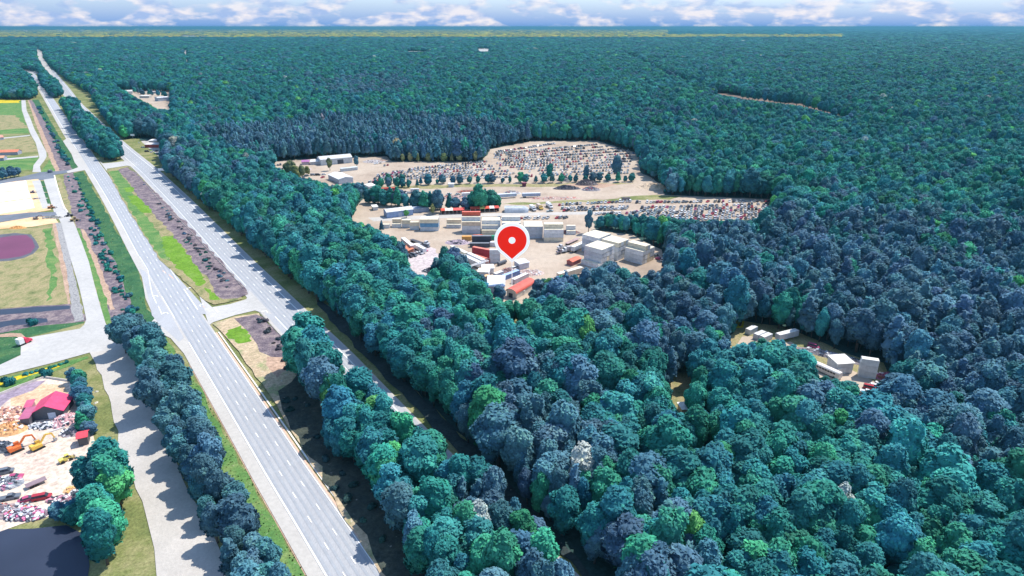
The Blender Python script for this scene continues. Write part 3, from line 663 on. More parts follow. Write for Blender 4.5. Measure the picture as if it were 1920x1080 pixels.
# the ones that show largest become trees of their own
inview = (px > -40) & (px < 1960) & (py < 1130)
order = np.argsort(np.where(inview, D / np.maximum(hs, .3), 1e9))
NI = 135
ind = order[:NI]; mask = np.ones(n, bool); mask[ind] = False
WORDS = ['first','second','third','fourth','fifth','sixth','seventh','eighth','ninth','tenth','eleventh','twelfth','thirteenth','fourteenth','fifteenth','sixteenth','seventeenth','eighteenth','nineteenth','twentieth']
def ordw(k):
    if k < 20: return WORDS[k]
    t = ['twenty','thirty','forty','fifty','sixty','seventy','eighty','ninety']; a, b = divmod(k + 1, 10)
    if b == 0: return ['twentieth','thirtieth','fortieth','fiftieth','sixtieth','seventieth','eightieth','ninetieth'][a - 2]
    return t[a - 2] + '-' + WORDS[b - 1]
def zone(i):
    w = (X[i], Y[i])
    if inpoly([w[0]], [w[1]], FPW[4])[0]: return 'median', 'on the median strip'
    if inpoly([w[0]], [w[1]], FPW[5])[0]: return 'lane', 'between gravel lane and highway'
    if inpoly([w[0]], [w[1]], FPW[6])[0]: return 'scrap', 'beside scrap yard and lane'
    return 'belt', 'in the near part of the dense wood right of the highway'
zs = {}
for i in ind: zs.setdefault(zone(i), []).append(i)
first = {}
for (zn, ph), L_ in zs.items():
    L_.sort(key=lambda i: Y[i])
    if zn == 'belt': L_.sort(key=lambda i: (-int(py[i] // 60), px[i]))
    tierk = {}
    for k, i in enumerate(L_):
        kd = 'pine' if pine[i] else 'broad'
        t3 = tint[i]; cw = 'yellow-green' if br[i] else ('slate blue-green' if slate[i] else 'teal green')
        if zn == 'belt':
            side = 'left edge' if px[i] < 900 + (py[i] - 700) * .9 else 'inner part'
            hh_ = 'tall' if hs[i] > 1.08 else ('short' if hs[i] < .9 else 'mid-sized'); dd = 'at the very bottom' if py[i] > 980 else 'near the bottom'; tr_ = int(1140 // 60 - py[i] // 60); tierk[tr_] = tierk.get(tr_, -1) + 1; label = '%s %s tree of the dense wood, %s from left, %s tier up' % (hh_.replace('mid-sized', 'middling'), cw.replace('slate blue-green', 'slate').replace('teal green', 'teal').replace('yellow-green', 'lime'), ordw(tierk[tr_]), ordw(max(0, tr_))); grp = 'near trees of the dense wood'
        else:
            label = '%s tree, %s from the near end, %s' % (cw, ordw(k), ph); grp = 'trees ' + ph
        t, c = tree(kd, X[i], Y[i], hs[i], tuple(t3), label, grp, fl=wid[i] / hs[i])
        first.setdefault((kd, c.data.name), c)

def forest(name, sel, kinds, label):
    xs, ys = X[sel], Y[sel]; m_ = len(xs)
    me = bpy.data.meshes.new(name); me.from_pydata(np.stack([xs, ys, np.zeros(m_)], 1).tolist(), [], [])
    def A_(nm, ty, arr, key):
        a = me.attributes.new(nm, ty, 'POINT'); a.data.foreach_set(key, np.ascontiguousarray(arr).ravel())
    A_('idx', 'INT', rs.randint(0, len(kinds), m_).astype(np.int32), 'value')
    A_('rot', 'FLOAT_VECTOR', np.stack([rs.uniform(-.08, .08, m_), rs.uniform(-.08, .08, m_), rs.uniform(0, 6.28, m_)], 1).astype(np.float32), 'vector')
    A_('scl', 'FLOAT_VECTOR', np.stack([wid[sel] * rs.uniform(.84, 1.18, m_), wid[sel] * rs.uniform(.84, 1.18, m_), hs[sel]], 1).astype(np.float32), 'vector')
    A_('tint', 'FLOAT_VECTOR', tint[sel].astype(np.float32), 'vector')
    o = link(name, me); tag(o, label, 'forest', kind='stuff')
    md = o.modifiers.new('trees', 'NODES'); ng = bpy.data.node_groups.new(name, 'GeometryNodeTree'); md.node_group = ng
    ng.interface.new_socket('Geometry', in_out='INPUT', socket_type='NodeSocketGeometry'); ng.interface.new_socket('Geometry', in_out='OUTPUT', socket_type='NodeSocketGeometry')
    gi = ng.nodes.new('NodeGroupInput'); go = ng.nodes.new('NodeGroupOutput')
    g2 = ng.nodes.new('GeometryNodeGeometryToInstance')
    for cr_, tr_ in kinds:
        j = ng.nodes.new('GeometryNodeJoinGeometry')
        for ob in (cr_, tr_):
            oi = ng.nodes.new('GeometryNodeObjectInfo'); oi.transform_space = 'ORIGINAL'; oi.inputs['Object'].default_value = ob; oi.inputs['As Instance'].default_value = False
            ng.links.new(oi.outputs['Geometry'], j.inputs[0])
        t_ = ng.nodes.new('GeometryNodeGeometryToInstance'); ng.links.new(j.outputs[0], t_.inputs[0])
        ng.links.new(t_.outputs[0], g2.inputs[0]) if False else None
        first_j = ng.nodes.get('JJ') or ng.nodes.new('GeometryNodeJoinGeometry'); first_j.name = 'JJ'
        ng.links.new(t_.outputs[0], first_j.inputs[0])
    ng.nodes.remove(g2)
    ip = ng.nodes.new('GeometryNodeInstanceOnPoints'); ip.inputs['Pick Instance'].default_value = True
    def na(nm, ty):
        q = ng.nodes.new('GeometryNodeInputNamedAttribute'); q.data_type = ty; q.inputs['Name'].default_value = nm; return q.outputs['Attribute']
    ng.links.new(gi.outputs[0], ip.inputs['Points']); ng.links.new(ng.nodes['JJ'].outputs[0], ip.inputs['Instance'])
    ng.links.new(na('idx', 'INT'), ip.inputs['Instance Index']); ng.links.new(na('scl', 'FLOAT_VECTOR'), ip.inputs['Scale'])
    e2r = ng.nodes.new('FunctionNodeEulerToRotation'); ng.links.new(na('rot', 'FLOAT_VECTOR'), e2r.inputs[0]); ng.links.new(e2r.outputs[0], ip.inputs['Rotation'])
    ng.links.new(ip.outputs[0], go.inputs[0])
    return o
def kinds(kd):
    out_ = []
    for (k, nm), c in first.items():
        if k == kd: out_.append((c, [q for q in c.parent.children if q.name.startswith('trunk')][0]))
    return out_
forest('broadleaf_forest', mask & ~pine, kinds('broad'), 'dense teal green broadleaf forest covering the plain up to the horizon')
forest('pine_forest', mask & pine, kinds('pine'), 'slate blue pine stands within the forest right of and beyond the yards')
print('TREES', n, 'pine', int(pine.sum()), {k[0]: len(v) for k, v in zs.items()})
# ------------------------------------------------------------------ object builders
def col(c, nm=None, rough=.6, var=.15, scale=.55, metal=0.0):
    return flat(nm or 'paint_%02d_%02d_%02d' % tuple(int(99 * x) for x in c), c, rough, metal, var, scale)
CREAM = (.76, .67, .50); WHITE = (.76, .76, .75); GREY = (.50, .53, .57); LGREY = (.64, .66, .67); BEIGE = (.68, .56, .42)
BLUE = (.15, .33, .50); RED = (.62, .13, .08); ORNG = (.75, .38, .10); GREEN = (.05, .34, .20); DARK = (.07, .08, .10); RUST = (.40, .16, .10)
PINK = (.74, .07, .17); GLASS = flat('glass', (.05, .06, .08), .15, var=.1); TYRE = flat('tyre', (.03, .03, .03), .9); STEEL = col((.35, .36, .38), 'steel', .5)
CT_ = {}
def container_meshes(Lg, body, roof):
    k = (Lg, body, roof)
    if k in CT_: return CT_[k]
    w, h = 2.44, 2.62; mb = MB(); n = int(Lg / .34) * 2
    for s in (-1, 1):                                   # corrugated long sides
        V = []; 
        for i in range(n + 1):
            x = -Lg / 2 + .12 + (Lg - .24) * i / n; y = s * (w / 2 - .02 - (.06 if (i // 1) % 2 else 0))
            V += [(x, y, .16), (x, y, h - .12)]
        mb.add(V, [((2 * i, 2 * i + 2, 2 * i + 3, 2 * i + 1) if s < 0 else (2 * i, 2 * i + 1, 2 * i + 3, 2 * i + 2)) for i in range(n)], 0)
        mb.box((0, s * (w / 2 - .06), .08), (Lg, .12, .16), 0); mb.box((0, s * (w / 2 - .05), h - .07), (Lg - .01, .10, .12), 0)
        for e in (-1, 1): mb.box((e * (Lg / 2 - .075), s * (w / 2 - .075), h / 2), (.148, .148, h - .01), 0)
    V = []; m = int(Lg / .5) * 2
    for i in range(m + 1):
        x = -Lg / 2 + .1 + (Lg - .2) * i / m; z = h - (.03 if i % 2 else .005); V += [(x, -w / 2 + .1, z), (x, w / 2 - .1, z)]
    mb.add(V, [(2 * i, 2 * i + 2, 2 * i + 3, 2 * i + 1) for i in range(m)], 1)
    mb.box((-Lg / 2 + .05, 0, h / 2), (.06, w - .3, h - .3), 0); mb.box((0, 0, .06), (Lg - .2, w - .3, .08), 0)
    body_m = mb.mesh('body', [col(body, rough=.55), col(roof, rough=.6)])
    d = MB()
    for s in (-1, 1):
        d.box((Lg / 2 - .03, s * .56, h / 2), (.05, 1.08, h - .36), 0)
        for q in (.3, .8): d.tube([(Lg / 2 + .01, s * q, .2), (Lg / 2 + .01, s * q, h - .2)], [.03, .03], 5, 0)
    door_m = d.mesh('door', [col(tuple(.9 * x for x in body), rough=.55)])
    CT_[k] = (body_m, door_m); return CT_[k]
def container(x, y, z, rz, Lg, body, roof, label, group=None, name='shipping_container'):
    t = thing(name, label, 'container', (x, y, z), rz, group)
    b, d = container_meshes(Lg, body, roof); link('body', b, t); link('door', d, t); return t
CN = {CREAM: 'cream', WHITE: 'white', GREY: 'grey', LGREY: 'pale grey', BEIGE: 'beige', BLUE: 'blue', RED: 'red', ORNG: 'orange', GREEN: 'green', DARK: 'black', RUST: 'rust red'}
LEVEL = ['bottom', 'second', 'third', 'fourth', 'fifth']
ROWN = ['front', 'second', 'third', 'fourth', 'fifth', 'sixth']
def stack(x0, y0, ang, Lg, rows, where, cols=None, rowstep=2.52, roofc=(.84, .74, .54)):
    """rows of stacked containers, first row nearest; ang = direction of the long side; (x0,y0) = near left foot corner"""
    d1 = Vector((math.cos(ang), math.sin(ang), 0)); d2 = Vector((-d1.y, d1.x, 0))
    if d2.y < 0: d2 = -d2
    for r_, nh in enumerate(rows):
        for k in range(nh):
            c = Vector((x0, y0, 0)) + d1 * (Lg / 2 + RND.uniform(-.08, .08)) + d2 * (1.22 + r_ * rowstep)
            cc = (cols.get((r_, k)) if cols else None) or RND.choice([WHITE, LGREY, LGREY, CREAM, GREY, WHITE])
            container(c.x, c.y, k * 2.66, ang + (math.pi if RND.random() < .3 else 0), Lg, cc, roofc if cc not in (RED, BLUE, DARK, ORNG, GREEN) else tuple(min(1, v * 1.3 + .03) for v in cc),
                      '%s container, %s in %s row %s' % (CN[cc], LEVEL[k] if k < nh - 1 or nh == 1 else 'top', ROWN[r_], where), 'shipping containers stacked in the yard')
# the long row of stacks at the back of the yard
row = [(714,428,6.06,[1],'of the lone stack farthest left',None), (735,427,6.06,[1,2],'of the stepped stack at the left',{(1,1):BEIGE}),
 (754,427,6.06,[2],'of the narrow stack third from the left end',None), (769,431,6.06,[2],'of the stack just left of the blue one',None),
 (788,433,12.19,[3,3,3],'of the stack with a blue container',{(0,1):BLUE,(0,0):LGREY,(0,2):CREAM}), (837,428,12.19 - 2.4,[1,2],'of the low stack right of the blue one',{(1,1):BEIGE,(0,0):GREY}),
 (866,438,12.19,[3,4,5],'of the red-topped stack',{(2,4):RED,(0,0):GREY,(0,1):LGREY,(0,2):BEIGE}), (903,439,12.19,[1,2,3,3,3],'of the stack right of the red-topped one',None),
 (941,440,12.19,[3,3,4],'of the stack behind the map pin',None), (982,447,12.19,[3,3,3,3,3],'of the broad flat-topped stack',{(0,0):GREY,(0,1):GREY,(0,2):GREY}),
 (1020,453,12.19,[3,4,4],'of the right-hand end stack',None), (1062,440,6.06,[1,2],'of the small stack past the right-hand end',None)]
for x, y, Lg, rows, wh, cols in row:
    p = P(x, y); stack(p.x, p.y, 0.0, Lg, rows, wh, cols)
# dark boxes in front of the long row
for x, y, Lg, cc, lv, lb in [(881,464,12.19,DARK,0,'long black container lying in front of the other black one'), (885,458,12.19,DARK,0,'black container at the bottom just behind the front black one'), (885,458,12.19,DARK,1,'black container on top of another behind the front one'),
   (866,451,6.06,ORNG,0,'small orange-roofed container left of the black ones'), (887,449,6.06,RED,0,'small red container behind the black ones'), (908,450,9,GREEN,0,'green-roofed container right of the small red one'), (919,462,6.06,WHITE,0,'small white container right of the black ones')]:
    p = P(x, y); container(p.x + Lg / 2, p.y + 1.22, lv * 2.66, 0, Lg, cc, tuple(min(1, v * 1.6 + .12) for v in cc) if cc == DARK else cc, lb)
# the big blocks on the right of the yard
A1 = math.radians(-43)
d1 = Vector((math.cos(A1), math.sin(A1), 0)); d2 = Vector((-d1.y, d1.x, 0))
def blk(p, rows, wh, cols=None): stack(p[0], p[1], A1, 12.19, rows, wh, cols)
blk((39.6, 345.0), [1], 'at the foot of the front block on the right', {(0,0):WHITE})
blk((41.4, 347.0), [4,4,4,4,4], 'of the front block on the right', {(0,1):LGREY,(0,0):LGREY})
blk((43.0 + 5.4, 368.9 - 5.2) if False else (42.2, 368.2), [4,4,4,4,4], 'of the rear-left block on the right')
blk((52.6, 358.9), [4,4,4,4], 'of the middle block on the right')
blk((65.4, 351.6), [3,4,4,3,3], 'of the farthest right block', {(0,0):LGREY,(0,1):LGREY,(0,2):WHITE})

def building(name, a, b, depth, he, hr, wall, roof, label, cat, kindr='gable', door=None, ovh=.35, ridge='x', extra=None):
    """a,b: front foot corners in the photograph; local x runs along the front, y away"""
    p = P(*a); q = P(*b); v = q - p; w = v.length; rz = math.atan2(v.y, v.x)
    t = thing(name, label, cat, p, rz)
    mb = MB()
    W_ = [(0, 0), (w, 0), (w, depth), (0, depth)]
    if kindr == 'gable' and ridge == 'x':
        mb.add([(0,0,0),(w,0,0),(w,0,he),(0,0,he),(0,depth,0),(w,depth,0),(w,depth,he),(0,depth,he),(0,depth/2,hr),(w,depth/2,hr)], [(0,1,2,3),(1,5,6,9,2),(5,4,7,6),(4,0,3,8,7)])
        s = (hr - he) / (depth / 2); o = ovh
        mr = MB(); prof = [(-o, he - s * o + .04), (depth/2, hr + .04), (depth + o, he - s * o + .04), (depth + o, he - s * o + .18), (depth/2, hr + .2), (-o, he - s * o + .18)]
        mr.prism(prof, -o, w + o)
        for i in range(int(w / 1.2)): 
            x = i * 1.2 + .6
            for sy in (0, 1):
                y0, y1 = (-o, depth / 2) if sy == 0 else (depth + o, depth / 2)
                mr.bar((x, y0, he - s * o + .2), (x, y1, hr + .22), .08, .07)
    elif kindr == 'gable':
        mb.add([(0,0,0),(w,0,0),(w,0,he),(w/2,0,hr),(0,0,he),(0,depth,0),(w,depth,0),(w,depth,he),(w/2,depth,hr),(0,depth,he)], [(0,1,2,3,4),(1,6,7,2),(6,5,9,8,7),(5,0,4,9)])
        s = (hr - he) / (w / 2); o = ovh; mr = MB()
        for sg in (0, 1):
            x0, x1 = (-o, w / 2) if sg == 0 else (w + o, w / 2)
            mr.add([(x0,-o,he-s*o+.04),(x1,-o,hr+.04),(x1,depth+o,hr+.04),(x0,depth+o,he-s*o+.04),(x0,-o,he-s*o+.18),(x1,-o,hr+.2),(x1,depth+o,hr+.2),(x0,depth+o,he-s*o+.18)], [(0,1,2,3),(7,6,5,4),(0,4,5,1),(1,5,6,2),(2,6,7,3),(3,7,4,0)])
    elif kindr == 'arch':
        n = 10; pr = [(w/2 - w/2*math.cos(math.pi*i/n), he + (hr-he)*math.sin(math.pi*i/n)) for i in range(n+1)]
        V = [(0,0,0),(w,0,0)] + [(x,0,z) for x, z in reversed(pr)]; m_ = len(V)
        mb.add(V + [(x, depth, z) for x, y_, z in V], [tuple(range(m_)), tuple(range(m_, 2*m_))[::-1], (1, 0 + m_ + 1, m_ + 2, 2), (0, m_ - 1, 2*m_ - 1, m_)])
        mr = MB(); V = []; pr2 = [(w/2 - (w/2+.25)*math.cos(math.pi*i/n), he + .05 + (hr-he+.1)*math.sin(math.pi*i/n)) for i in range(n+1)]
        for (x, z) in pr2: V += [(x, -.8, z), (x, depth+.6, z)]
        mr.add(V, [(2*i, 2*i+1, 2*i+3, 2*i+2) for i in range(n)])
    else:                                                # single slope
        mb.add([(0,0,0),(w,0,0),(w,0,he),(0,0,he),(0,depth,0),(w,depth,0),(w,depth,hr),(0,depth,hr)], [(0,1,2,3),(1,5,6,2),(5,4,7,6),(4,0,3,7)])
        mr = MB(); o = ovh; mr.prism([(-o, he+.03), (depth+o, hr+.03), (depth+o, hr+.16), (-o, he+.16)], -o, w+o)
    mb.link('wall', col(wall), t); mr.link('roof', col(roof, rough=.5, var=.14, scale=.5), t)
    if door:
        for (x, dw, dh, dc) in door:
            md = MB(); md.box((x * w, -.04, dh / 2), (dw, .08, dh)); md.link('door', col(dc), t)
    return t, w
building('warehouse', (602,310.5), (661,305), 15, 5.6, 7.6, (.52,.54,.56), (.66,.66,.64), 'long grey metal warehouse with a dark door before the pine wood', 'warehouse', door=[(.62, 6, 4.2, DARK)])
building('shed', (616,336), (636,345.5), 13, 4.2, 5.6, (.50,.52,.56), (.82,.82,.80), 'white-roofed shed on the sand south of the grey warehouse', 'shed', ridge='x')
building('shed', (566,309), (580,308.4), 6, 2.6, 3.4, (.5,.4,.45), (.45,.18,.38), 'small purple-roofed shed left of the grey warehouse', 'shed', 'mono')
building('shed', (582,309), (600,308.4), 8, 2.8, 3.6, (.5,.5,.52), (.74,.72,.68), 'small white-roofed shed between the purple roof and warehouse', 'shed', 'mono')
building('warehouse', (725.8,409.3), (775,403.2), 8.5, 4.3, 5.6, (.26,.36,.56), (.72,.72,.70), 'blue-walled warehouse with a white roof behind the low containers', 'warehouse', door=[(.5, 2.6, 3.2, (.45, .52, .66))])
building('shed', (776,399.5), (804,396.5), 5, 2.9, 3.4, (.30,.36,.46), (.45,.5,.58), 'long low blue-grey shed joined to the blue warehouse', 'shed', 'mono')
for a, b, roofs, lb in [((827,402),(872,400.5),[(.72,.10,.06),(.8,.76,.66),(.8,.76,.66),(.72,.12,.10),(.72,.12,.10),(.72,.10,.08)],'open shed with red and cream roof right of the pale tree'), ((882,399),(936,396.5),[(.72,.10,.06),(.72,.10,.06),(.8,.62,.2),(.72,.10,.06),(.8,.78,.74),(.6,.08,.06)],'open shed with red roof and yellow panel left of the round hut')]:
    p = P(*a); q = P(*b); v = q - p; w = v.length; t = thing('open_shed', lb, 'shed', p, math.atan2(v.y, v.x)); n = len(roofs)
    mb = MB(); mb.box((w/2, 5.4, 1.4), (w, .15, 2.8)); [mb.box((x, 3, 1.4), (.12, 4.7, 2.8)) for x in (.1, w/2, w - .1)]; mb.link('wall', col(DARK), t)
    for i in range(n + 1):
        mb = MB(); mb.box((.15 + (w - .3) * i / n, 0, 1.3), (.22, .22, 2.6)); mb.link('post', col((.7,.68,.64)), t)
    for i, c in enumerate(roofs):
        mb = MB(); mb.prism([(-.8, 2.75), (2.6, 3.7), (5.9, 2.9), (5.9, 3.02), (2.6, 3.84), (-.8, 2.88)], w * i / n + .01, w * (i + 1) / n - .01); mb.link('roof_panel', col(c, var=.2), t)
# round hut of corrugated steel
p = P(946, 399.5); t = thing('quonset_hut', 'half-round corrugated grey steel hut beside the parked trucks', 'hut', (p.x, p.y, 0))
mb = MB(); Ln, R_ = 17.5, 4.3; V = []; n = 60; m_ = 14
for i in range(n + 1):
    rr_ = R_ * (1 - (.35 * max(0, (i / n - .72) / .28) ** 2)) - (.10 if i % 2 else 0)
    for j in range(m_ + 1): a = math.pi * j / m_; V.append((Ln * i / n, R_ - rr_ * math.cos(a), rr_ * math.sin(a)))
mb.add(V, [(i*(m_+1)+j, i*(m_+1)+j+1, (i+1)*(m_+1)+j+1, (i+1)*(m_+1)+j) for i in range(n) for j in range(m_)])
mb.link('shell', col((.48,.52,.56), rough=.4), t)
mb = MB(); V = [(.15, R_ - 4.1*math.cos(math.pi*j/12), 4.1*math.sin(math.pi*j/12)) for j in range(13)]; mb.add(V, [tuple(range(13))]); mb.link('end_wall', col(DARK), t)

# ------------------------------------------------------------------ vehicles
def wheel_bm(mb, x, y, r, w, mi): 
    mb.tube([(x, y - w/2, r), (x, y + w/2, r)], [r, r], 10, mi)
CARM = {}
def car_mesh(c, form, nm='body'):
    k = (c, form)
    if k in CARM: return CARM[k]
    mb = MB()
    if form == 'sedan': body = [(-2.2,.35),(2.25,.35),(2.3,.72),(1.2,.95),(-1.6,.98),(-2.25,.85)]; cab = [(-1.65,.93),(1.15,.9),(.45,1.42),(-1.0,1.45)]
    elif form == 'van': body = [(-2.4,.4),(2.3,.4),(2.35,.95),(1.6,1.15),(-2.4,1.15)]; cab = [(-2.38,1.1),(1.65,1.1),(1.0,1.85),(-2.2,1.9)]
    else: body = [(-2.6,.45),(2.5,.45),(2.55,1.0),(1.4,1.15),(-2.6,1.05)]; cab = [(-.6,1.05),(1.4,1.1),(.8,1.75),(-.45,1.78)]
    def pr(prof, hw, hw2, mi):
        n = len(prof); V = [(x, -hw if z < 1.2 else -hw2, z) for x, z in prof] + [(x, hw if z < 1.2 else hw2, z) for x, z in prof]
        mb.add(V, [tuple(range(n)), tuple(range(n, 2*n))[::-1]] + [(i, n+i, n+(i+1)%n, (i+1)%n) for i in range(n)], mi)
    pr(body, .88, .88, 0); pr(cab, .80, .66, 1)
    z = max(q[1] for q in cab); xs = [q[0] for q in cab if q[1] > z - .08]; mb.box(((min(xs)+max(xs))/2, 0, z - .01), (max(xs)-min(xs), 1.34, .05), 0)
    for x in (-1.4, 1.45):
        for y in (-.82, .82): wheel_bm(mb, x, y, .33, .2, 2)
    CARM[k] = mb.mesh(nm, [col(c, rough=.35), GLASS, TYRE]); return CARM[k]
CARC = [((.72,.73,.74),'white'), ((.45,.47,.5),'silver'), ((.16,.18,.21),'dark grey'), ((.05,.05,.06),'black'), ((.42,.04,.06),'red'), ((.34,.42,.44),'grey-green'), ((.5,.46,.40),'tan'), ((.12,.2,.34),'blue'), ((.45,.08,.18),'maroon')]
def one_car(x, y, rz, c, form, label, group=None, name='car', cat='car'):
    o = link(name, car_mesh(c, form, 'car'), None, (x, y, 0), rz); return tag(o, label, cat, group)
def pcar(px, py, deg, ci, form, label):
    p = P(px, py); return one_car(p.x, p.y, math.radians(deg), CARC[ci][0], form, label)
def trailer(a, b, label, body=WHITE, roof=(.8,.79,.75), hh=2.75, cat='trailer', name='box_trailer', w=2.5, flatbed=False):
    """a,b feet of the two ends in the photograph"""
    p = P(*a); q = P(*b); v = q - p; Ln = v.length; t = thing(name, label, cat, (p + q) / 2, math.atan2(v.y, v.x))
    mb = MB()
    if not flatbed: mb.box((0, 0, 1.15 + hh/2), (Ln, w, hh), 0); mb.box((0, 0, 1.17 + hh), (Ln - .05, w - .05, .06), 1)
    else: mb.box((0, 0, 1.2), (Ln, w, .22), 0)
    if not flatbed:
        for i in range(int(Ln / 1.2)): mb.box((-Ln/2 + .6 + i*1.2, 0, 1.15 + hh/2), (.05, w + .05, hh - .1), 0)
    mb.link('box' if not flatbed else 'deck', [col(body), col(roof)], t)
    mb = MB(); mb.box((0, 0, 1.0), (Ln * .96, .9, .24)); mb.link('chassis', STEEL, t)
    for x in (-Ln/2 + 1.3, -Ln/2 + 2.5):
        for s in (-1, 1):
            mb = MB(); wheel_bm(mb, x, s * (w/2 - .3), .5, .5, 0); mb.link('wheel', TYRE, t)
    for s in (-1, 1):
        mb = MB(); mb.box((Ln/2 - 2.2, s * .7, .5), (.14, .14, 1.0)); mb.link('landing_leg', STEEL, t)
    return t
def truck(px, py, deg, label, cab=WHITE, body=None, Ln=8.0, tank=False):
    p = P(px, py); t = thing('truck', label, 'truck', (p.x, p.y, 0), math.radians(deg))
    mb = MB(); mb.box((0, 0, .85), (Ln, .9, .3)); mb.link('chassis', STEEL, t)
    mb = MB(); pr = [(Ln/2 - 2.9, .7), (Ln/2, .7), (Ln/2, 1.6), (Ln/2 - 1.2, 1.75), (Ln/2 - 1.6, 2.7), (Ln/2 - 2.9, 2.75)]
    n = len(pr); mb.add([(x, -1.15, z) for x, z in pr] + [(x, 1.15, z) for x, z in pr], [tuple(range(n)), tuple(range(n, 2*n))[::-1]] + [(i, n+i, n+(i+1)%n, (i+1)%n) for i in range(n)])
    c_ = mb.link('cab', col(cab), t); mb = MB(); mb.bar((Ln/2 - 1.16, 0, 1.85), (Ln/2 - 1.5, 0, 2.6), 2.0, .05); mb.link('windscreen', GLASS, c_)
    if body:
        mb = MB()
        if tank: mb.tube([(-Ln/2, 0, 1.95), (Ln/2 - 3.2, 0, 1.95)], [.95, .95], 14)
        else: mb.box((-1.6, 0, 2.2), (Ln - 3.4, 2.4, 2.3))
        mb.link('tank' if tank else 'cargo_box', col(body), t)
    for x in (Ln/2 - 1.2, -Ln/2 + 1.0, -Ln/2 + 2.2):
        for s in (-1, 1):
            mb = MB(); wheel_bm(mb, x, s * 1.0, .5, .35, 0); mb.link('wheel', TYRE, t)
    return t
# --- container-yard vehicles
trailer((756,458), (774,473.5), 'tall white box trailer with pink side at the left of the yard', (.66,.5,.46), hh=3.3)
trailer((778,466), (797,476), 'white box trailer right of the tall pink-sided one', WHITE, hh=2.2)
trailer((771,452), (792,459), 'black flatbed trailer behind the white box trailers', (.09,.09,.1), flatbed=True)
truck(797, 459, -35, 'silver truck hitched before the black flatbed trailer', (.55,.56,.58), None, 6.5)
truck(789, 467.5, -35, 'dark truck beside the white box trailer', (.2,.2,.22), (.45,.45,.46), 6)
for i, q in enumerate([(760,484,-35,0,'sedan','white car leftmost under the left trees'), (768,482,-35,3,'van','black van second from the left trees'), (776,480,-35,2,'van','dark grey van in front of the tall trailer'), (787,476,-35,0,'pickup','white pickup in front of the second trailer'), (796,471,-35,8,'sedan','maroon car right of the white pickup'), (800,463,-35,2,'van','grey van near the silver truck')]): pcar(*q)
building('shed', (752,473), (766,478), 4, 2.6, 3.1, RUST, (.72,.26,.14), 'small orange-roofed shed half hidden by the left trees', 'shed', 'mono')
trailer((847,472), (875,486), 'long cream box trailer left of the red containers', CREAM, (.82,.78,.62), 2.9)
trailer((846,479), (868,492), 'white box trailer behind the dark tree tops', WHITE, hh=2.4)
trailer((870,490), (899,504), 'front white box trailer of the pair by the gantry', WHITE, hh=2.9)
trailer((879,486), (907,499.5), 'rear white box trailer of the pair by the gantry', WHITE, hh=2.9)
trailer((858,484), (876,496), 'short white trailer left of the pair', WHITE, hh=2.1)
def cont_px(a, b, label, body, roof=None, lv=0, name='shipping_container'):
    p = P(*a); q = P(*b); v = q - p; Ln = v.length; Lg = 12.19 if Ln > 9 else 6.06; c = (p + q) / 2
    return container(c.x, c.y, lv * 2.66, math.atan2(v.y, v.x), Lg, body, roof or body, label, 'loose containers in the yard', name)
cont_px((888,478), (919,484), 'red container, bottom, left of the tall grey stack', (.38,.05,.07), (.7,.2,.14)); cont_px((888,478), (919,484), 'red container lying on top of another red one', (.38,.05,.07), (.75,.24,.17), 1)
cont_px((892,486), (914,493), 'low red-roofed container behind the white trailers', (.55,.15,.1), (.75,.24,.17))
p = P(928, 492)
for k in range(3): container(p.x, p.y, k * 2.66, 0, 6.06, LGREY, WHITE, '%s grey short container of the tall stack below the pin' % ['bottom', 'middle', 'top'][k], 'loose containers in the yard')
cont_px((943,525), (972,514), 'long blue container in front of the grey house', (.17,.24,.42), (.42,.56,.78)); cont_px((962,532), (988,520), 'white-roofed rusty container in front of the blue one', (.5,.42,.44), (.85,.83,.78))
cont_px((928,521), (941,516), 'short white-roofed container left of the long blue one', GREY, (.82,.78,.7)); cont_px((901,529), (916,523), 'short brown container with orange roof by the red car', (.25,.18,.2), (.8,.5,.25))
building('shed', (905,514), (926,513), 5, 3.2, 3.6, (.66,.66,.66), (.86,.86,.84), 'white shed behind under the white gantry', 'shed', 'mono'); building('shed', (896,519), (916,520), 4, 2.9, 3.3, (.66,.66,.66), (.86,.86,.84), 'white shed in front under the white gantry', 'shed', 'mono')
building('shed', (974,506), (992,502), 5.5, 3.3, 3.9, (.55,.56,.60), (.68,.70,.74), 'grey shed right of the pin pole', 'shed', 'mono')
p = P(884, 514); q = P(917, 503); t = thing('gantry', 'white lattice gantry over the two white sheds', 'gantry', p, math.atan2((q-p).y, (q-p).x)); Ln = (q-p).length
mb = MB(); [mb.bar((0, y, 4.6), (Ln, y, 4.6), .35) for y in (0, 1.4)]; [mb.bar((i*Ln/10, 0, 4.6), ((i+1)*Ln/10, 1.4, 4.6), .15) for i in range(10)]; mb.link('beam', col(WHITE), t)
for x in (0.2, Ln - .2):
    for y in (0, 1.4): mb = MB(); mb.box((x, y, 2.2), (.2, .2, 4.4)); mb.link('leg', col(WHITE), t)
t, w = building('barn', (950,556), (969,561), 17, 3.0, 5.0, (.72,.66,.58), (.70,.14,.10), 'barn with a round red roof at the front of the yard', 'barn', 'arch', door=[(.4, 2.4, 2.4, DARK)])
building('shed', (914,549), (946,549), 15, 3.6, 4.8, (.6,.6,.62), (.72,.75,.80), 'silver-roofed shed joined to the red-roofed barn', 'shed')
building('shed', (970,557), (983,553), 5, 2.2, 2.7, (.7,.7,.68), (.84,.83,.78), 'low white-roofed lean-to right of the round-roofed barn', 'shed', 'mono')
pcar(912, 531, 15, 4, 'sedan', 'red car beside the short brown container'); pcar(972, 476, 30, 8, 'sedan', 'dark red car alone on the open sand')
pcar(931, 520, 60, 3, 'pickup', 'black pickup before the short white-roofed container'); pcar(966, 505, 40, 0, 'van', 'white van beside the grey shed'); pcar(898,536,-30,0,'van','white van at the left end of the silver-roofed shed')
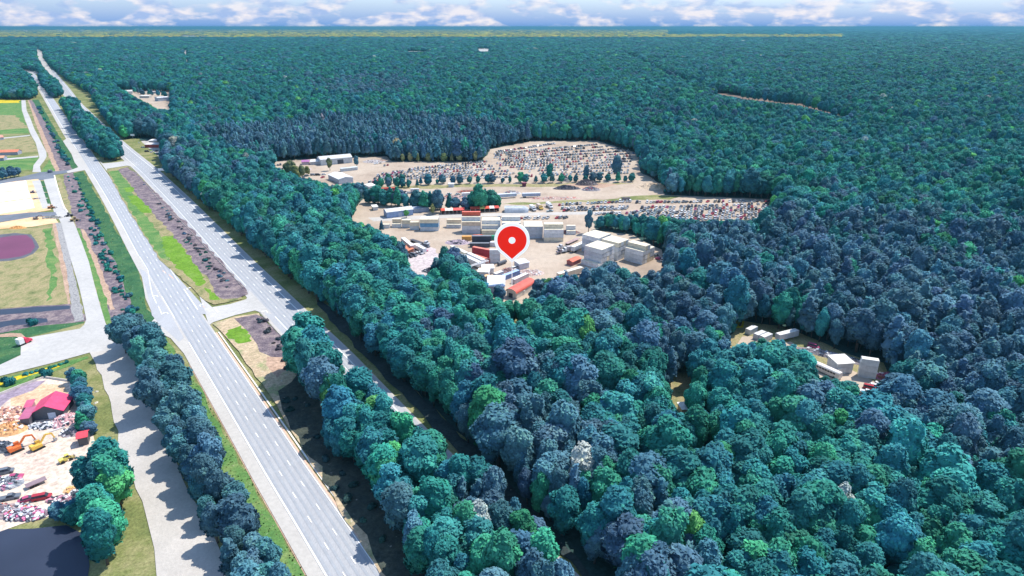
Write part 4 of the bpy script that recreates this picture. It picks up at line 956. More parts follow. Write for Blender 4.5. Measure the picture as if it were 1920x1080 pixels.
p = P(933, 499); q = P(949, 493); v = q - p; t = thing('storage_tank', 'long black tank lying right of the tall grey stack', 'tank', p, math.atan2(v.y, v.x)); mb = MB(); Ln = v.length
mb.tube([(0,0,1.3),(.4,0,1.3),(Ln-.4,0,1.3),(Ln,0,1.3)], [.5,1.05,1.05,.5], 14); mb.link('vessel', col((.10,.11,.13), rough=.35), t)
for x in (1.2, Ln - 1.2): mb = MB(); mb.box((x, 0, .2), (.4, 1.6, .5)); mb.link('saddle', STEEL, t)
truck(1055, 466, 205, 'silver truck at the head of the flatbed beside the trailers', (.6,.6,.62), None, 7); truck(1052, 475, 205, 'dark truck cab in front of the silver truck', (.25,.22,.24), None, 6); truck(1062, 472, 205, 'small white truck between the silver truck and trailer', WHITE, (.5,.45,.45), 6)
trailer((1062,460), (1084,450), 'rusty flatbed trailer behind the silver box trailer', (.42,.30,.28), flatbed=True); trailer((1073,474), (1095,464), 'silver box trailer left of the big container blocks', (.62,.63,.64), (.84,.84,.82), 2.7)
building('kiosk', (1073,499), (1089,492), 4, 2.5, 3.2, (.34,.12,.12), (.75,.20,.12), 'small red-roofed kiosk left of the front container block', 'kiosk', 'gable')
trailer((1046,526), (1090,513), 'long cream trailer at the tree edge left of the blocks', (.68,.58,.46), (.82,.78,.66), 2.9)
pcar(1236,487,-35,8,'sedan','maroon car at the foot of the farthest right block'); pcar(1246,491,-35,0,'van','white van at the wood edge right of the blocks'); pcar(1229,482,-35,2,'van','grey van against the farthest right block')
# middle lots
for a, b, bd, rf, lb in [((711,361),(741,359.5),(.25,.04,.05),(.75,.16,.10),'dark red trailer body lying before the tree row'), ((932,372.5),(968,370),(.42,.50,.60),(.74,.77,.80),'left silver box trailer on the sand beyond the round hut'), ((979,370.5),(1013,369.5),(.36,.44,.55),(.74,.77,.80),'right silver box trailer on the sand beyond the trucks'), ((921,371),(930,370.5),(.5,.52,.56),WHITE,'short grey trailer left of the silver ones'), ((770,362),(786,361.5),(.5,.5,.53),(.7,.68,.66),'grey trailer between the two tree rows'), ((866,370),(885,369),(.62,.62,.64),(.8,.8,.78),'white trailer behind the tall tree of the near row')]:
    trailer(a, b, lb, bd, rf, 2.4)
building('shed', (841,351), (851,351), 3, 2.6, 3.0, (.55,.6,.62), (.7,.72,.72), 'pale hut at the edge of the far tree row', 'hut', 'mono'); building('shed', (979,350), (986.5,350), 3, 3, 3, (.12,.03,.06), (.25,.06,.1), 'dark red hut on the weeds', 'hut', 'mono')
building('shed', (640,322), (671,318.5), 3, 2.6, 2.9, (.5,.53,.55), (.60,.63,.62), 'long low grey shed between warehouse and white-roofed shed', 'shed', 'mono')
building('shed', (700,395),(709,394), 5, 2.6, 3, (.6,.6,.6), (.84,.82,.78), 'white-roofed hut left of the blue warehouse', 'hut', 'mono'); building('shed', (684,352),(692,356), 6, 2.8, 3.2, (.6,.6,.6), (.84,.82,.78), 'white-roofed hut at the left end of the tree rows', 'hut', 'mono')
truck(999, 394, -70, 'white truck right of the round hut', (.6,.6,.62), (.8,.8,.78), 9); truck(1012, 391.5, -70, 'yellow-fronted truck between two white trucks', (.75,.5,.12), (.6,.5,.42), 9); truck(1030, 389, -70, 'white truck rightmost of the three', WHITE, (.8,.8,.8), 9); pcar(1031, 397, 20, 5, 'pickup', 'turquoise-grey pickup in front of the rightmost truck')
t = thing('skip', 'grey steel skip on the sand above the car rows', 'skip', P(1173, 375)); mb = MB(); mb.add([(-2.6,-1.1,.1),(2.6,-1.1,.1),(2.6,1.1,.1),(-2.6,1.1,.1),(-3.4,-1.4,2),(3.4,-1.4,2),(3.4,1.4,2),(-3.4,1.4,2)], [(0,1,5,4),(1,2,6,5),(2,3,7,6),(3,0,4,7),(3,2,1,0)]); mb.link('hull', col((.25,.22,.25)), t); mb = MB(); mb.box((0,0,1.5),(6.2,2.4,.3)); mb.link('load', col((.3,.24,.22), var=.5), t)

# heaps: lumpy mounds of rubble and scrap
def heap(a, sx, sy, h, c, label, name='rubble_heap', cat='heap', chunks=40, cc=None, rz=0.0, seed=1):
    p = P(*a); r = random.Random(seed * 17 + int(sx * 10)); t = thing(name, label, cat, p, rz); n = 22; V = []; 
    for j in range(n + 1):
        for i in range(n + 1):
            u, v = i / n * 2 - 1, j / n * 2 - 1; d = u * u + v * v
            V.append((u * sx, v * sy, max(-.15, h * (1 - d) * (.65 + .7 * r.random()))))
    mb = MB(); mb.add(V, [(j*(n+1)+i, j*(n+1)+i+1, (j+1)*(n+1)+i+1, (j+1)*(n+1)+i) for j in range(n) for i in range(n)]); mb.link('mound', col(c, var=.35, scale=1.2), t)
    if chunks:
        mb = MB(); cc = cc or [c]
        for k in range(chunks):
            u, v = r.uniform(-.8, .8), r.uniform(-.8, .8)
            if u*u + v*v > .8: continue
            mb.box((u*sx, v*sy, h*(1-u*u-v*v)*.85 + .1), (r.uniform(.4, 1.8), r.uniform(.3, .9), r.uniform(.2, .7)), r.randrange(len(cc)), r.uniform(0, 3.1), ('X', r.uniform(-.5, .5)))
        mb.link('debris', [col(x) for x in cc], t)
    return t
heap((1063,354), 12, 4, 2.6, (.07,.07,.09), 'black heap of scrap on the weeds', 'scrap_heap', cc=[(.1,.1,.12),(.35,.34,.33)]); heap((1108,356), 8, 5, 2.4, (.24,.22,.24), 'grey scrap heap with red edge on the sand', 'scrap_heap', cc=[(.5,.05,.08),(.6,.6,.6)], seed=3)
heap((1100,346), 10, 5, 4, (.15,.12,.12), 'dark brown brush heap by the tree row', 'scrap_heap', cc=[(.3,.25,.22),(.5,.5,.48)], seed=4); heap((1225,351), 16, 9, 3, (.62,.48,.34), 'bare sand mound at the wood edge', 'sand_mound', 'mound', 0, seed=5)
heap((1056,338), 6, 5, 4, (.2,.2,.22), 'grey heap of bare branches in the tree row', 'scrap_heap', cc=[(.6,.6,.58)], seed=7)
heap((960,363), 8, 4, 2.2, (.5,.46,.42), 'pale scrap heap behind the silver trailers', 'scrap_heap', cc=[WHITE,(.5,.1,.08)], seed=8); heap((1040,372), 22, 4, 1.0, (.52,.36,.30), 'pink brick rubble spread on the sand', cc=[(.6,.2,.16),(.7,.66,.6)], seed=9)
heap((725,368), 16, 6, 1.6, (.42,.34,.32), 'red and white scrap heap left of the near tree row', 'scrap_heap', chunks=90, cc=[RED,WHITE,DARK,GREY], seed=10); heap((850,371), 12, 5, 1.8, (.5,.36,.32), 'rusty scrap heap between the tree rows', 'scrap_heap', chunks=70, cc=[RED,WHITE,RUST], seed=11)
heap((878,360), 10, 4, 1.4, (.4,.2,.16), 'rust-red scrap heap on the sand strip', 'scrap_heap', chunks=40, cc=[RED,RUST], seed=12); heap((858,455), 8, 5, 1.3, (.4,.32,.36), 'tangle of pipes left of the black containers', 'scrap_heap', chunks=50, cc=[(.6,.5,.55),DARK], seed=13)
heap((994,512), 8, 5, 1.2, (.5,.38,.33), 'loose boards right of the blue container', 'scrap_heap', chunks=40, cc=[WHITE,(.55,.4,.4)], seed=14); heap((956,508), 5, 4, 1.4, (.3,.2,.2), 'brown scrap heap behind the blue container', 'scrap_heap', chunks=40, cc=[RUST,DARK,WHITE], seed=15)
heap((820,508), 9, 4, 2.2, (.12,.12,.14), 'row of dark scrap at the foot of the dark trees', 'scrap_heap', chunks=60, cc=[DARK,WHITE,GREY], seed=16); heap((735,458), 5, 4, 1.3, (.55,.5,.48), 'white scrap heap at the left corner of the yard', 'scrap_heap', chunks=40, cc=[WHITE,(.4,.5,.6)], seed=17)
heap((1066,436), 8, 3, 1.6, (.2,.12,.12), 'dark brown heap behind the small end stack', 'scrap_heap', chunks=30, cc=[RUST], seed=18); heap((560,318), 12, 10, 1.3, (.5,.42,.4), 'scattered scrap left of the pale tree clump', 'scrap_heap', chunks=90, cc=[WHITE,RED,DARK], seed=19)
heap((702,303), 12, 8, 1.4, (.45,.4,.38), 'scrap pile right of the grey warehouse', 'scrap_heap', chunks=60, cc=[WHITE,RUST,DARK], seed=20)
for k, (x, y) in enumerate([(640,331),(560,322)]): pass
for i, q in enumerate([(575,330,10,5,'sedan','green car by the pale clump of trees'),(587,329,0,1,'van','silver van right of the green car'),(596,329,0,3,'van','black van left of the white-roofed shed'),(607,328,20,0,'sedan','white car touching the white-roofed shed'),(690,436,20,0,'sedan','white car on the sand left of the container row')]): pcar(*q)

# --- salvage lots: the rows of scrapped cars
LOTS = [
 ('the row on the yard road behind the container stacks', [((905,411.5),(1082,409))], 3.1, 60, .95),
 ('the lower salvage lot', [((1045,385),(1185,378)),((1190,380.5),(1445,378)),((1052,391.5),(1180,388)),((1055,395.5),(1178,392)),((1200,391),(1445,383)),((1190,397),(1440,388)),((1115,402),(1200,400)),((1205,402),(1440,393)),((1215,406.5),(1440,398)),((1235,410.5),(1435,404)),((1255,413),(1430,409))], 2.75, 60, .93),
 ('the scrap strip between the tree rows', [((700,364),(770,363)),((795,366),(862,365)),((888,366),(925,364)),((700,372),(740,371))], 3.4, 40, .75),
 ('the west corner of the lots', [((512,312),(545,306)),((515,320),(540,316)),((600,333),(612,333)),((690,343),(720,341)),((700,308),(722,305)),((712,312),(730,310))], 3.2, 60, .8),
 ('the left salvage lot', [((765,318.5),(915,303)),((735,323),(918,307.5)),((715,327),(925,312)),((705,331),(940,316.5)),((700,335.5),(955,321)),((700,339),(965,326)),((850,336),(1000,331))], 2.9, 70, .9),
 ('the right salvage lot', [((930,286),(1040,270)),((925,289.5),(1120,271.5)),((922,293),(1140,275)),((925,296.5),(1165,279)),((935,300),(1180,283.5)),((945,303.5),(1190,288)),((930,307.5),(1188,293)),((935,311),(1186,298)),((955,314.5),(1184,303)),((970,318),(1182,308)),((990,322),(1180,313)),((1010,326),(1180,319)),((1030,329),(1180,325))], 3.0, 75, .88)]
cars = []
for lot, rows_, st, deg, pr in LOTS:
    for ri, (a, b) in enumerate(rows_):
        p, q = P(*a), P(*b); v = q - p; L_ = v.length; n_ = int(L_ / st)
        for i in range(n_):
            if RND.random() > pr: continue
            c = p + v * ((i + .5) / n_); j = RND.uniform(-.5, .5)
            cars.append((c.x + RND.uniform(-.3, .3), c.y + RND.uniform(-.7, .7), math.radians(deg) + math.atan2(v.y, v.x) + RND.gauss(0, .12) + (math.pi if RND.random() < .4 else 0), lot, ri))
cars.sort(key=lambda c: c[1])
CW = [4, 4, 4, 3, 1.1, 1.5, 1, .5, .6]
rest = MB(); seen = {}
for i, (x, y, rz, lot, ri) in enumerate(cars):
    ci = RND.choices(range(9), CW)[0]; form = RND.choices(['sedan', 'van', 'pickup'], [5, 2, 2])[0]
    if i < 300:
        lb = '%s scrapped %s, %s row of %s' % (CARC[ci][1], form, ordw(ri), lot) if 'row on' not in lot else '%s scrapped %s in %s' % (CARC[ci][1], form, lot)
        one_car(x, y, rz, CARC[ci][0], form, lb, 'scrapped cars: ' + lb, 'scrapped_car')
    else:
        me = car_mesh(CARC[ci][0], form, 'car'); ca, sa = math.cos(rz), math.sin(rz)
        b = len(rest.v); rest.v += [(x + v.co.x * ca - v.co.y * sa, y + v.co.x * sa + v.co.y * ca, v.co.z) for v in me.vertices]
        rest.f += [tuple(b + k for k in p_.vertices) for p_ in me.polygons]; rest.m += [[ci, 9, 10][p_.material_index] for p_ in me.polygons]
if rest.v: tag(rest.link('scrapped_cars', [col(c, rough=.35) for c, _ in CARC] + [GLASS, TYRE]), 'hundreds of scrapped cars packed in rows on the far salvage lots', 'cars', kind='stuff')
print('CARS', len(cars))

# --- trees inside the yards
def trow(pts, n, hr, labels, kinds_='broad', spread=2.0, pal=TEAL, wmul=1.0):
    ln = [P(*p) for p in pts]; tot = [0]
    for a, b in zip(ln[:-1], ln[1:]): tot.append(tot[-1] + (b - a).length)
    for k in range(n):
        s = tot[-1] * (k + .5) / n; i = max(j for j in range(len(ln) - 1) if tot[j] <= s); c = ln[i] + (ln[i+1] - ln[i]) * ((s - tot[i]) / (tot[i+1] - tot[i]))
        h = RND.uniform(*hr); sl = RND.random() < .35; ti = jit(RND.choice(SLATE if sl else pal), 0)
        tree('pine' if RND.random() < .25 else 'broad', c.x + RND.uniform(-spread, spread), c.y + RND.uniform(-spread, spread), h / 15, ti, '%s tree, %s from the left, %s' % ('slate' if sl else 'green', ordw(k), labels), 'trees ' + labels, fl=RND.uniform(.95, 1.35) * wmul)[0].location.z = -.13 * h
trow([(705,343),(800,346),(900,343),(1000,343),(1100,341),(1195,341)], 32, (4, 10), 'in the far row between the lots', wmul=1.1)
trow([(690,380),(760,390),(830,394),(900,392),(935,390)], 26, (9, 15), 'in the near row behind the warehouse', wmul=1.1)
trow([(700,350),(730,350),(790,351)], 7, (6, 9), 'at the left foot of the far tree row')
for q in [(1155,336,21,'broad',SLATE[0],'tallest tree of the far row, near its right end',.8),(1029,338,15,'broad',TEAL[0],'tall tree in the far row before the right lot',.8),(1098,339,13,'broad',SLATE[2],'grey tree in the far row near the middle',.8),
  (795,396,16,'pine',TEAL[2],'pointed bright tree in the near row',1.2),(826,398,17,'broad',SLATE[1],'tall dark tree in the near row',.9),(902,396,20,'broad',TEAL[2],'tallest tree at the right end of the near row',1.0),(812,403,8,'broad',OLIVE[0],'pale olive tree by the cream roof shed',.8),(762,408,5.5,'broad',BRIGHT[1],'small lime tree against the blue warehouse',1.2),
  (1103,437,15.5,'broad',SLATE[0],'lone slender tree at the right end of the container row',.62),(716,437,9,'pine',SLATE[1],'thin dark tree left of the lowest stack',1.0),(694,443,7,'broad',TEAL[1],'round green bush tree left of the thin tree',1.0),
  (545,337,17,'broad',OLIVE[1],'big grey-green tree left of the grey warehouse',1.1),(556,342,15,'broad',OLIVE[0],'pale tree in front of the big grey-green one',1.1),(567,335,12,'broad',OLIVE[1],'grey tree beside the purple-roofed shed',1.1),(578,330,9,'broad',OLIVE[0],'low pale tree right of the purple-roofed shed',1.0),
  (619,320,12,'broad',OLIVE[1],'grey tree before the middle of the grey warehouse',.9),(669,313,11,'broad',SLATE[2],'blue-grey tree at the right corner of the warehouse',.8),
  (755,512,17,'broad',SLATE[1],'dark tree before the small orange-roofed shed',.8),(750,500,15,'broad',SLATE[3],'dark tree at the left corner of the yard',.8)]:
    pt_tree(q[0], q[1], q[2], q[3], q[4], q[5], q[6])
for k, q in enumerate([(835,512,15),(852,518,16),(866,528,15),(843,535,17),(870,545,14),(823,528,13),(888,552,13),(900,560,12),(937,574,11),(860,560,16)]):
    pt_tree(q[0], q[1], q[2], 'broad', jit(SLATE[k % 4] if k % 3 else TEAL[k % 3], 0), 'dark tree, %s of the clump at the front of the yard' % ordw(k), 1.0, 'clump of dark trees at the front of the yard')
trow([(740,293),(790,292),(850,290),(905,288)], 15, (13, 19), 'in the pale wood edge by the lots', pal=OLIVE, spread=5)
trow([(745,303),(820,303),(900,303)], 10, (6, 11), 'in the low fringe left of the lots', pal=OLIVE, spread=2)
# low trees left of the side lane by the scrap yard
trow([(152,712),(156,740),(162,770),(166,800),(172,822)], 15, (4.5, 7.5), 'between scrap yard and lane', spread=1.2, wmul=1.2)
trow([(185,885),(198,910),(204,940),(210,975),(205,1010),(195,1040)], 16, (3.8, 6.2), 'in the clump below the red hut', spread=2.2, wmul=1.15)
trow([(110,975),(130,972),(150,965),(165,985)], 9, (4, 7), 'on the dark pond bank', spread=1.5, wmul=1.2)
for k, q in enumerate([(5,338),(12,336),(20,334),(28,333),(36,331),(8,332),(24,329)]):
    pt_tree(q[0], q[1], 8.5, 'broad', jit(SLATE[1], 0), 'dark tree, %s of the clump beside the dark cross road' % ordw(k), 1.3, 'dark clump beside the cross road')
# shrubs in the ditches and the median
def shrubs(px_line, n, spread, s0, s1, tint_, where, name='shrub'):
    ln = [P(*p) for p in px_line]; k = 0
    for i in range(n):
        j = RND.randrange(len(ln) - 1); c = ln[j] + (ln[j+1] - ln[j]) * RND.random(); s = RND.uniform(s0, s1)
        o = link(name, BUSH[RND.randrange(4)], None, (c.x + RND.uniform(-spread, spread), c.y + RND.uniform(-spread, spread), -.05), RND.uniform(0, 6)); o.scale = (s * RND.uniform(.9, 1.4), s * RND.uniform(.9, 1.4), s); o['tint'] = jit(RND.choice(tint_), 0)
        tag(o, 'low dark shrub ' + where, 'shrub', 'shrubs ' + where)
shrubs([(140,335),(160,375),(185,430),(210,490),(235,550),(250,600)], 70, 1.6, .8, 1.9, TEAL[:2] + SLATE[1:2], 'along the ditch between side road and highway')
shrubs([(130,330),(150,380),(172,430),(195,480),(218,540),(232,590)], 36, 1.4, .8, 1.8, TEAL[:2], 'on the left bank of the ditch beside the highway')
shrubs([(72,200),(92,240),(112,280),(130,312)], 45, 1.6, 1.4, 3.0, TEAL[:2] + SLATE[1:2], 'in the far ditch beyond the dark cross road')
shrubs([(262,345),(310,400),(350,440),(395,495),(435,545)], 70, 2.2, .5, 1.4, [(.10,.10,.11),(.07,.09,.11)] + SLATE[:1], 'in the brush of the upper median')
shrubs([(350,445),(400,505)], 12, 3.0, .7, 1.5, [(.02,.13,.11)], 'forming teal patches in the upper median')
shrubs([(485,600),(510,630),(535,660),(548,690)], 28, 2.0, .7, 1.6, [(.06,.09,.11),(.08,.08,.09)], 'in the brush of the lower median')
shrubs([(540,745),(575,800),(620,870),(700,980),(780,1070)], 16, 3.5, 1.0, 1.9, [(.03,.07,.07),(.04,.09,.08)], 'in the shade on the median by the kerb')
shrubs([(0,716),(60,700),(130,680)], 14, .6, .5, 1.1, TEAL[:2], 'on the yellow flower bank')
for q in [(18,722),(88,706),(62,610)]:
    p = P(*q); o = link('shrub', BUSH[0], None, (p.x, p.y, -.05), 1); o.scale = (2.3, 2.3, 2.6); o['tint'] = TEAL[1]; tag(o, 'large round bush beside the cross road lawns', 'shrub', 'large round bushes by the cross road')
# rough tufts on the verges: nobody could count them
tv = []; rg = np.random.RandomState(11); tf = MB()
for poly, n_ in [([(137,325),(156,321),(190,381),(244,480),(269,545),(290,597),(280,612),(245,570),(200,460),(165,390)], 2600), ([(280,630),(312,630),(385,745),(500,950),(565,1065),(590,1110),(470,1040),(370,830),(265,650)], 2600),
                 ([(203,322),(222,320),(300,440),(320,470),(300,485),(255,412)], 900), ([(410,605),(484,590),(545,650),(620,720),(760,870),(610,910),(490,720)], 1500)]:
    q = [P(*p) for p in poly]; pw = [(v.x, v.y) for v in q]; xs = rg.uniform(min(v[0] for v in pw), max(v[0] for v in pw), n_ * 3); ys = rg.uniform(min(v[1] for v in pw), max(v[1] for v in pw), n_ * 3)
    m_ = inpoly(xs, ys, pw)
    for x, y in list(zip(xs[m_], ys[m_]))[:n_]:
        s = rg.uniform(.15, .42); a = rg.uniform(0, 6.28); c_, s_ = math.cos(a) * s, math.sin(a) * s
        tf.add([(x - c_, y - s_, 0), (x + c_, y + s_, 0), (x + rg.uniform(-.2, .2), y + rg.uniform(-.2, .2), s * 1.5), (x - s_, y + c_, 0), (x + s_, y - c_, 0)], [(0, 1, 2), (3, 4, 2)], rg.randint(0, 3))
tag(tf.link('grass_tufts', [col((.07,.19,.06)), col((.16,.26,.08)), col((.30,.30,.14))]), 'rough grass tufts on the highway verges', 'grass', kind='stuff')

# --- guardrails, signs, poles
def guardrail(px, label):
    ln = resample(spline([P(*p) for p in px]), 2.4); t = thing('guardrail', label, 'guardrail', ln[0]); o0 = ln[0]
    mb = MB()
    for a, b in zip(ln[:-1], ln[1:]): mb.bar(a - o0 + Vector((0, 0, .62)), b - o0 + Vector((0, 0, .62)), .10, .34)
    mb.link('rail', col((.62,.58,.52), rough=.4), t)
    for i, a in enumerate(ln[::2][:100]): mb = MB(); mb.box(tuple(a - o0 + Vector((.12, .05, .35))), (.14, .14, .8)); mb.link('post', col((.3,.24,.2)), t)
guardrail([(241,313),(262,333),(300,378),(350,427),(400,480),(435,517),(457,543)], 'long guardrail along the upper median brush')
guardrail([(486,587),(508,611),(528,633),(548,656)], 'short guardrail along the lower median before the trees')
def sign(px, py, w, h, zc, label, posts=1, c=(.82,.83,.84), rz=0.0, name='road_sign', cat='sign'):
    p = P(px, py); t = thing(name, label, cat, p, rz); mb = MB(); mb.box((0, 0, zc), (w, .12, h)); mb.link('panel', col(c), t)
    for k in range(posts): mb = MB(); x = 0 if posts == 1 else (k - .5) * w * .7; mb.box((x, .12, zc / 2), (.16, .1, zc)); mb.link('post', STEEL, t)
sign(251, 266, 4.5, 2.2, 8, 'white sign on a pole before the roadside lot'); sign(307, 329, 8, 2.2, 5.5, 'white billboard on posts beside the far carriageway', 2, name='billboard', cat='billboard')
sign(262, 274, 1.2, 1.2, 4, 'small white sign at the roadside lot entrance')
building('store', (272,277), (301,277), 10, 3.4, 4.0, (.42,.08,.07), (.72,.66,.64), 'roadside store with red front beside the far carriageway', 'store', 'mono'); building('canopy', (280,271), (297,271), 8, 4.4, 4.8, (.55,.5,.5), (.84,.82,.8), 'white-roofed building behind the roadside store', 'building', 'mono')
for q in [(276,285,20,3,'van','black van before the roadside store'),(285,286,80,0,'sedan','white car before the roadside store'),(293,284,80,3,'sedan','black car right of the white one at the store'),(298,290,0,2,'van','grey van at the wood edge by the store'),(268,277,0,0,'sedan','white car left of the roadside store')]: pcar(*q)
building('warehouse', (224,177), (249,176), 24, 5, 6, (.6,.6,.58), (.68,.64,.58), 'pale flat-roofed hall at the left of the timber yard', 'warehouse', 'mono'); building('warehouse', (297,190), (317,188.5), 16, 6, 7, (.45,.5,.58), (.78,.78,.78), 'grey-blue hall with white roof at the right of the timber yard', 'warehouse')
building('shed', (262,184),(280,184), 10, 4, 4.6, (.5,.48,.45), (.74,.70,.62), 'low hall in the middle of the timber yard', 'shed', 'mono'); building('shed', (276,176),(300,175), 10, 3.5, 4, (.3,.3,.32), (.55,.5,.46), 'dark long hall behind the timber yard', 'shed', 'mono')
trow([(250,172),(262,176),(275,178),(300,180),(318,182)], 12, (9, 14), 'inside the timber yard', spread=4)
# houses at the left edge
building('house', (-30,292.5), (34,290.5), 9, 3.2, 5.0, (.36,.36,.42), (.74,.26,.15), 'long house with orange roof beside the meadow', 'house'); building('house', (-25,303), (8,301.5), 8, 3, 4.6, (.34,.36,.44), (.72,.40,.25), 'smaller house in front of the long orange-roofed one', 'house')
building('house', (-20,265), (8,262), 8, 3.2, 5.0, (.5,.5,.54), (.74,.34,.25), 'house with salmon roof at the far meadow edge', 'house')
t = thing('water_tank', 'dark round tank on the grass by the dark cross road', 'tank', P(94.5, 324)); mb = MB(); mb.tube([(0,0,0),(0,0,2.3),(0,0,2.7)], [2.0,2.0,1.2], 20); mb.link('drum', col((.12,.14,.17)), t); mb = MB(); mb.tube([(0,0,2.7),(0,0,2.9)], [.5,.5], 12); mb.link('lid', col(GREY), t)

# --- building machines
def digger(px, py, deg, label, c, arm=True, sc=1.0):
    t = thing('excavator' if arm else 'loader', label, 'excavator' if arm else 'loader', P(px, py), math.radians(deg), sc=sc)
    if arm:
        for s in (-1, 1):
            mb = MB(); pr = [(-2, .25), (-1.7, 0), (1.7, 0), (2, .25), (2, .65), (1.7, .9), (-1.7, .9), (-2, .65)]; n = 8
            mb.add([(x, s*1.2 - .3, z) for x, z in pr] + [(x, s*1.2 + .3, z) for x, z in pr], [tuple(range(n)), tuple(range(n, 16))[::-1]] + [(i, n+i, n+(i+1)%n, (i+1)%n) for i in range(n)]); mb.link('track', TYRE, t)
        mb = MB(); mb.box((-.5, 0, 1.6), (3.6, 2.5, 1.1)); mb.box((-1.7, 0, 2.3), (1.2, 2.3, .5)); mb.link('engine_deck', col(c), t)
        mb = MB(); mb.box((.6, .75, 2.5), (1.5, .95, 1.5)); cb = mb.link('cab', col(tuple(.8*x for x in c)), t); mb = MB(); mb.box((1.37, .75, 2.6), (.05, .8, 1.1)); mb.box((.6, 1.25, 2.6), (1.2, .05, 1.0)); mb.link('window', GLASS, cb)
        mb = MB(); mb.bar((1, -.2, 2.0), (3.4, -.2, 4.6), .5, .6); mb.bar((3.4, -.2, 4.6), (5.4, -.2, 3.9), .45, .55); mb.link('boom', col(c), t)
        mb = MB(); mb.bar((5.4, -.2, 4.1), (6.0, -.2, 1.6), .35, .45); mb.link('stick', col(c), t); mb = MB(); mb.add([(5.5,-.8,1.6),(6.5,-.8,1.5),(6.6,-.8,.6),(5.6,-.8,.5),(5.5,.4,1.6),(6.5,.4,1.5),(6.6,.4,.6),(5.6,.4,.5)], [(0,1,2,3),(7,6,5,4),(0,4,5,1),(2,6,7,3),(0,3,7,4)]); mb.link('bucket', STEEL, t)
    else:
        mb = MB(); mb.box((-1, 0, 1.5), (3.0, 2.0, 1.1)); mb.link('engine_deck', col(c), t); mb = MB(); mb.box((.5, 0, 2.3), (1.4, 1.5, 1.7)); cb = mb.link('cab', col(c), t); mb = MB(); mb.box((1.22, 0, 2.5), (.05, 1.3, 1.0)); [mb.box((.5, s*.77, 2.5), (1.1, .05, 1.0)) for s in (-1, 1)]; mb.link('window', GLASS, cb)
        for x in (-1.5, 1.5):
            for s in (-1, 1): mb = MB(); wheel_bm(mb, x, s*1.1, .75, .5, 0); mb.link('wheel', TYRE, t)
        mb = MB(); [mb.bar((.8, s*.7, 1.6), (3.2, s*.7, .8), .2, .3) for s in (-1, 1)]; mb.link('lift_arm', col(c), t); mb = MB(); mb.add([(3,-1.3,.1),(4.1,-1.3,.1),(3.1,-1.3,1.3),(3,1.3,.1),(4.1,1.3,.1),(3.1,1.3,1.3)], [(0,1,2),(5,4,3),(0,3,4,1),(0,2,5,3)]); mb.link('bucket', STEEL, t)
    return t
digger(32, 846, 55, 'orange-red tracked excavator in the middle of the scrap yard', (.78,.20,.06), True, .9); digger(72, 842, 60, 'yellow excavator right of the orange-red one', (.80,.50,.10), True, .85); digger(125, 865, 50, 'small yellow loader alone on the pale sand', (.82,.66,.16), False, .75)
digger(97, 391, 10, 'orange loader at the end of the planting beds', (.75,.36,.18), False, .9); digger(140, 415, 30, 'brown-yellow loader at the top of the pale side road', (.5,.34,.16), False, 1.0); digger(131, 406, 200, 'dark loader beside the apron end', (.16,.15,.16), False, .9); digger(68, 412, 20, 'dark tracked excavator on the building site', (.2,.16,.16), True, .7); digger(62, 362, 0, 'small grey loader beside the white slabs', (.25,.22,.3), False, .7)
heap((33,428), 6, 3, 1.4, (.72,.36,.12), 'orange soil heap on the building site', 'soil_heap', 'heap', 0, seed=31); heap((100,409), 8, 2.5, 1.2, (.4,.36,.3), 'stacked pipes on the building site', 'scrap_heap', 'heap', 40, [(.5,.5,.48),(.2,.2,.2)], seed=32)
heap((69,373), 3, 2, .8, (.3,.26,.24), 'small dark heap beside the white slabs', 'soil_heap', 'heap', 14, [DARK,WHITE], seed=33)
truck(47, 645, 70, 'small red and white truck parked beside the lawn', (.66,.05,.10), (.78,.78,.76), 5.5)
# scrap yard, bottom left
building('shed', (63,790), (121,783), 9, 3.2, 5.6, (.10,.11,.13), PINK, 'open shed with a bright pink gable roof in the scrap yard', 'shed', 'gable', ridge='y', door=[(.63, 2.4, 2.6, (.62,.66,.74))], ovh=.6)
building('shed', (42,801), (58,799), 6, 3.2, 3.8, (.12,.11,.13), (.50,.14,.24), 'dark annex with purple-red roof left of the pink shed', 'shed', 'mono'); building('shed', (50,776), (62,774), 4, 2.6, 3.0, (.4,.2,.25), (.62,.12,.22), 'low pink lean-to behind the pink shed', 'shed', 'mono')
building('hut', (149,838), (167,834), 3.8, 3.2, 3.9, (.10,.10,.11), (.80,.09,.12), 'small bright red-roofed hut at the right of the scrap yard', 'hut', 'gable')
heap((15,778), 8, 5, 1.8, (.55,.32,.22), 'brick rubble heap left of the pink shed', chunks=220, cc=[(.75,.55,.42),(.5,.2,.16),(.85,.75,.65),(.25,.12,.14)], seed=41); heap((20,806), 6, 4.5, 2.2, (.74,.40,.18), 'round orange soil mound in the scrap yard', 'soil_heap', 'heap', 12, [WHITE], seed=42)
heap((0,842), 8, 3, 2.4, (.14,.15,.17), 'dark rubber heap left of the orange excavator', 'scrap_heap', 'heap', 60, [DARK,GREY], seed=43); heap((80,800), 6, 2.2, .9, (.4,.36,.38), 'white and grey scrap before the pink shed', 'scrap_heap', 'heap', 70, [WHITE,DARK,GREY], seed=44)
heap((122,790), 4, 5, 2.0, (.62,.36,.38), 'pink scrap heap beside the low tree row', 'scrap_heap', 'heap', 60, [(.8,.5,.5),WHITE,DARK], seed=45); heap((135,812), 4, 3, 1.6, (.35,.3,.32), 'round grey heap before the low tree row', 'scrap_heap', 'heap', 30, [WHITE,DARK], seed=46)
heap((12,960), 9, 3.5, 1.4, (.4,.3,.3), 'low mixed scrap heap at the bottom left edge', 'scrap_heap', 'heap', 90, [WHITE,DARK,RED,GREY], seed=47); heap((48,966), 7, 3, 1.6, (.22,.16,.2), 'dark scrap heap with pink pieces near the pond bank', 'scrap_heap', 'heap', 110, [DARK,(.75,.2,.36),WHITE,GREY], seed=48)
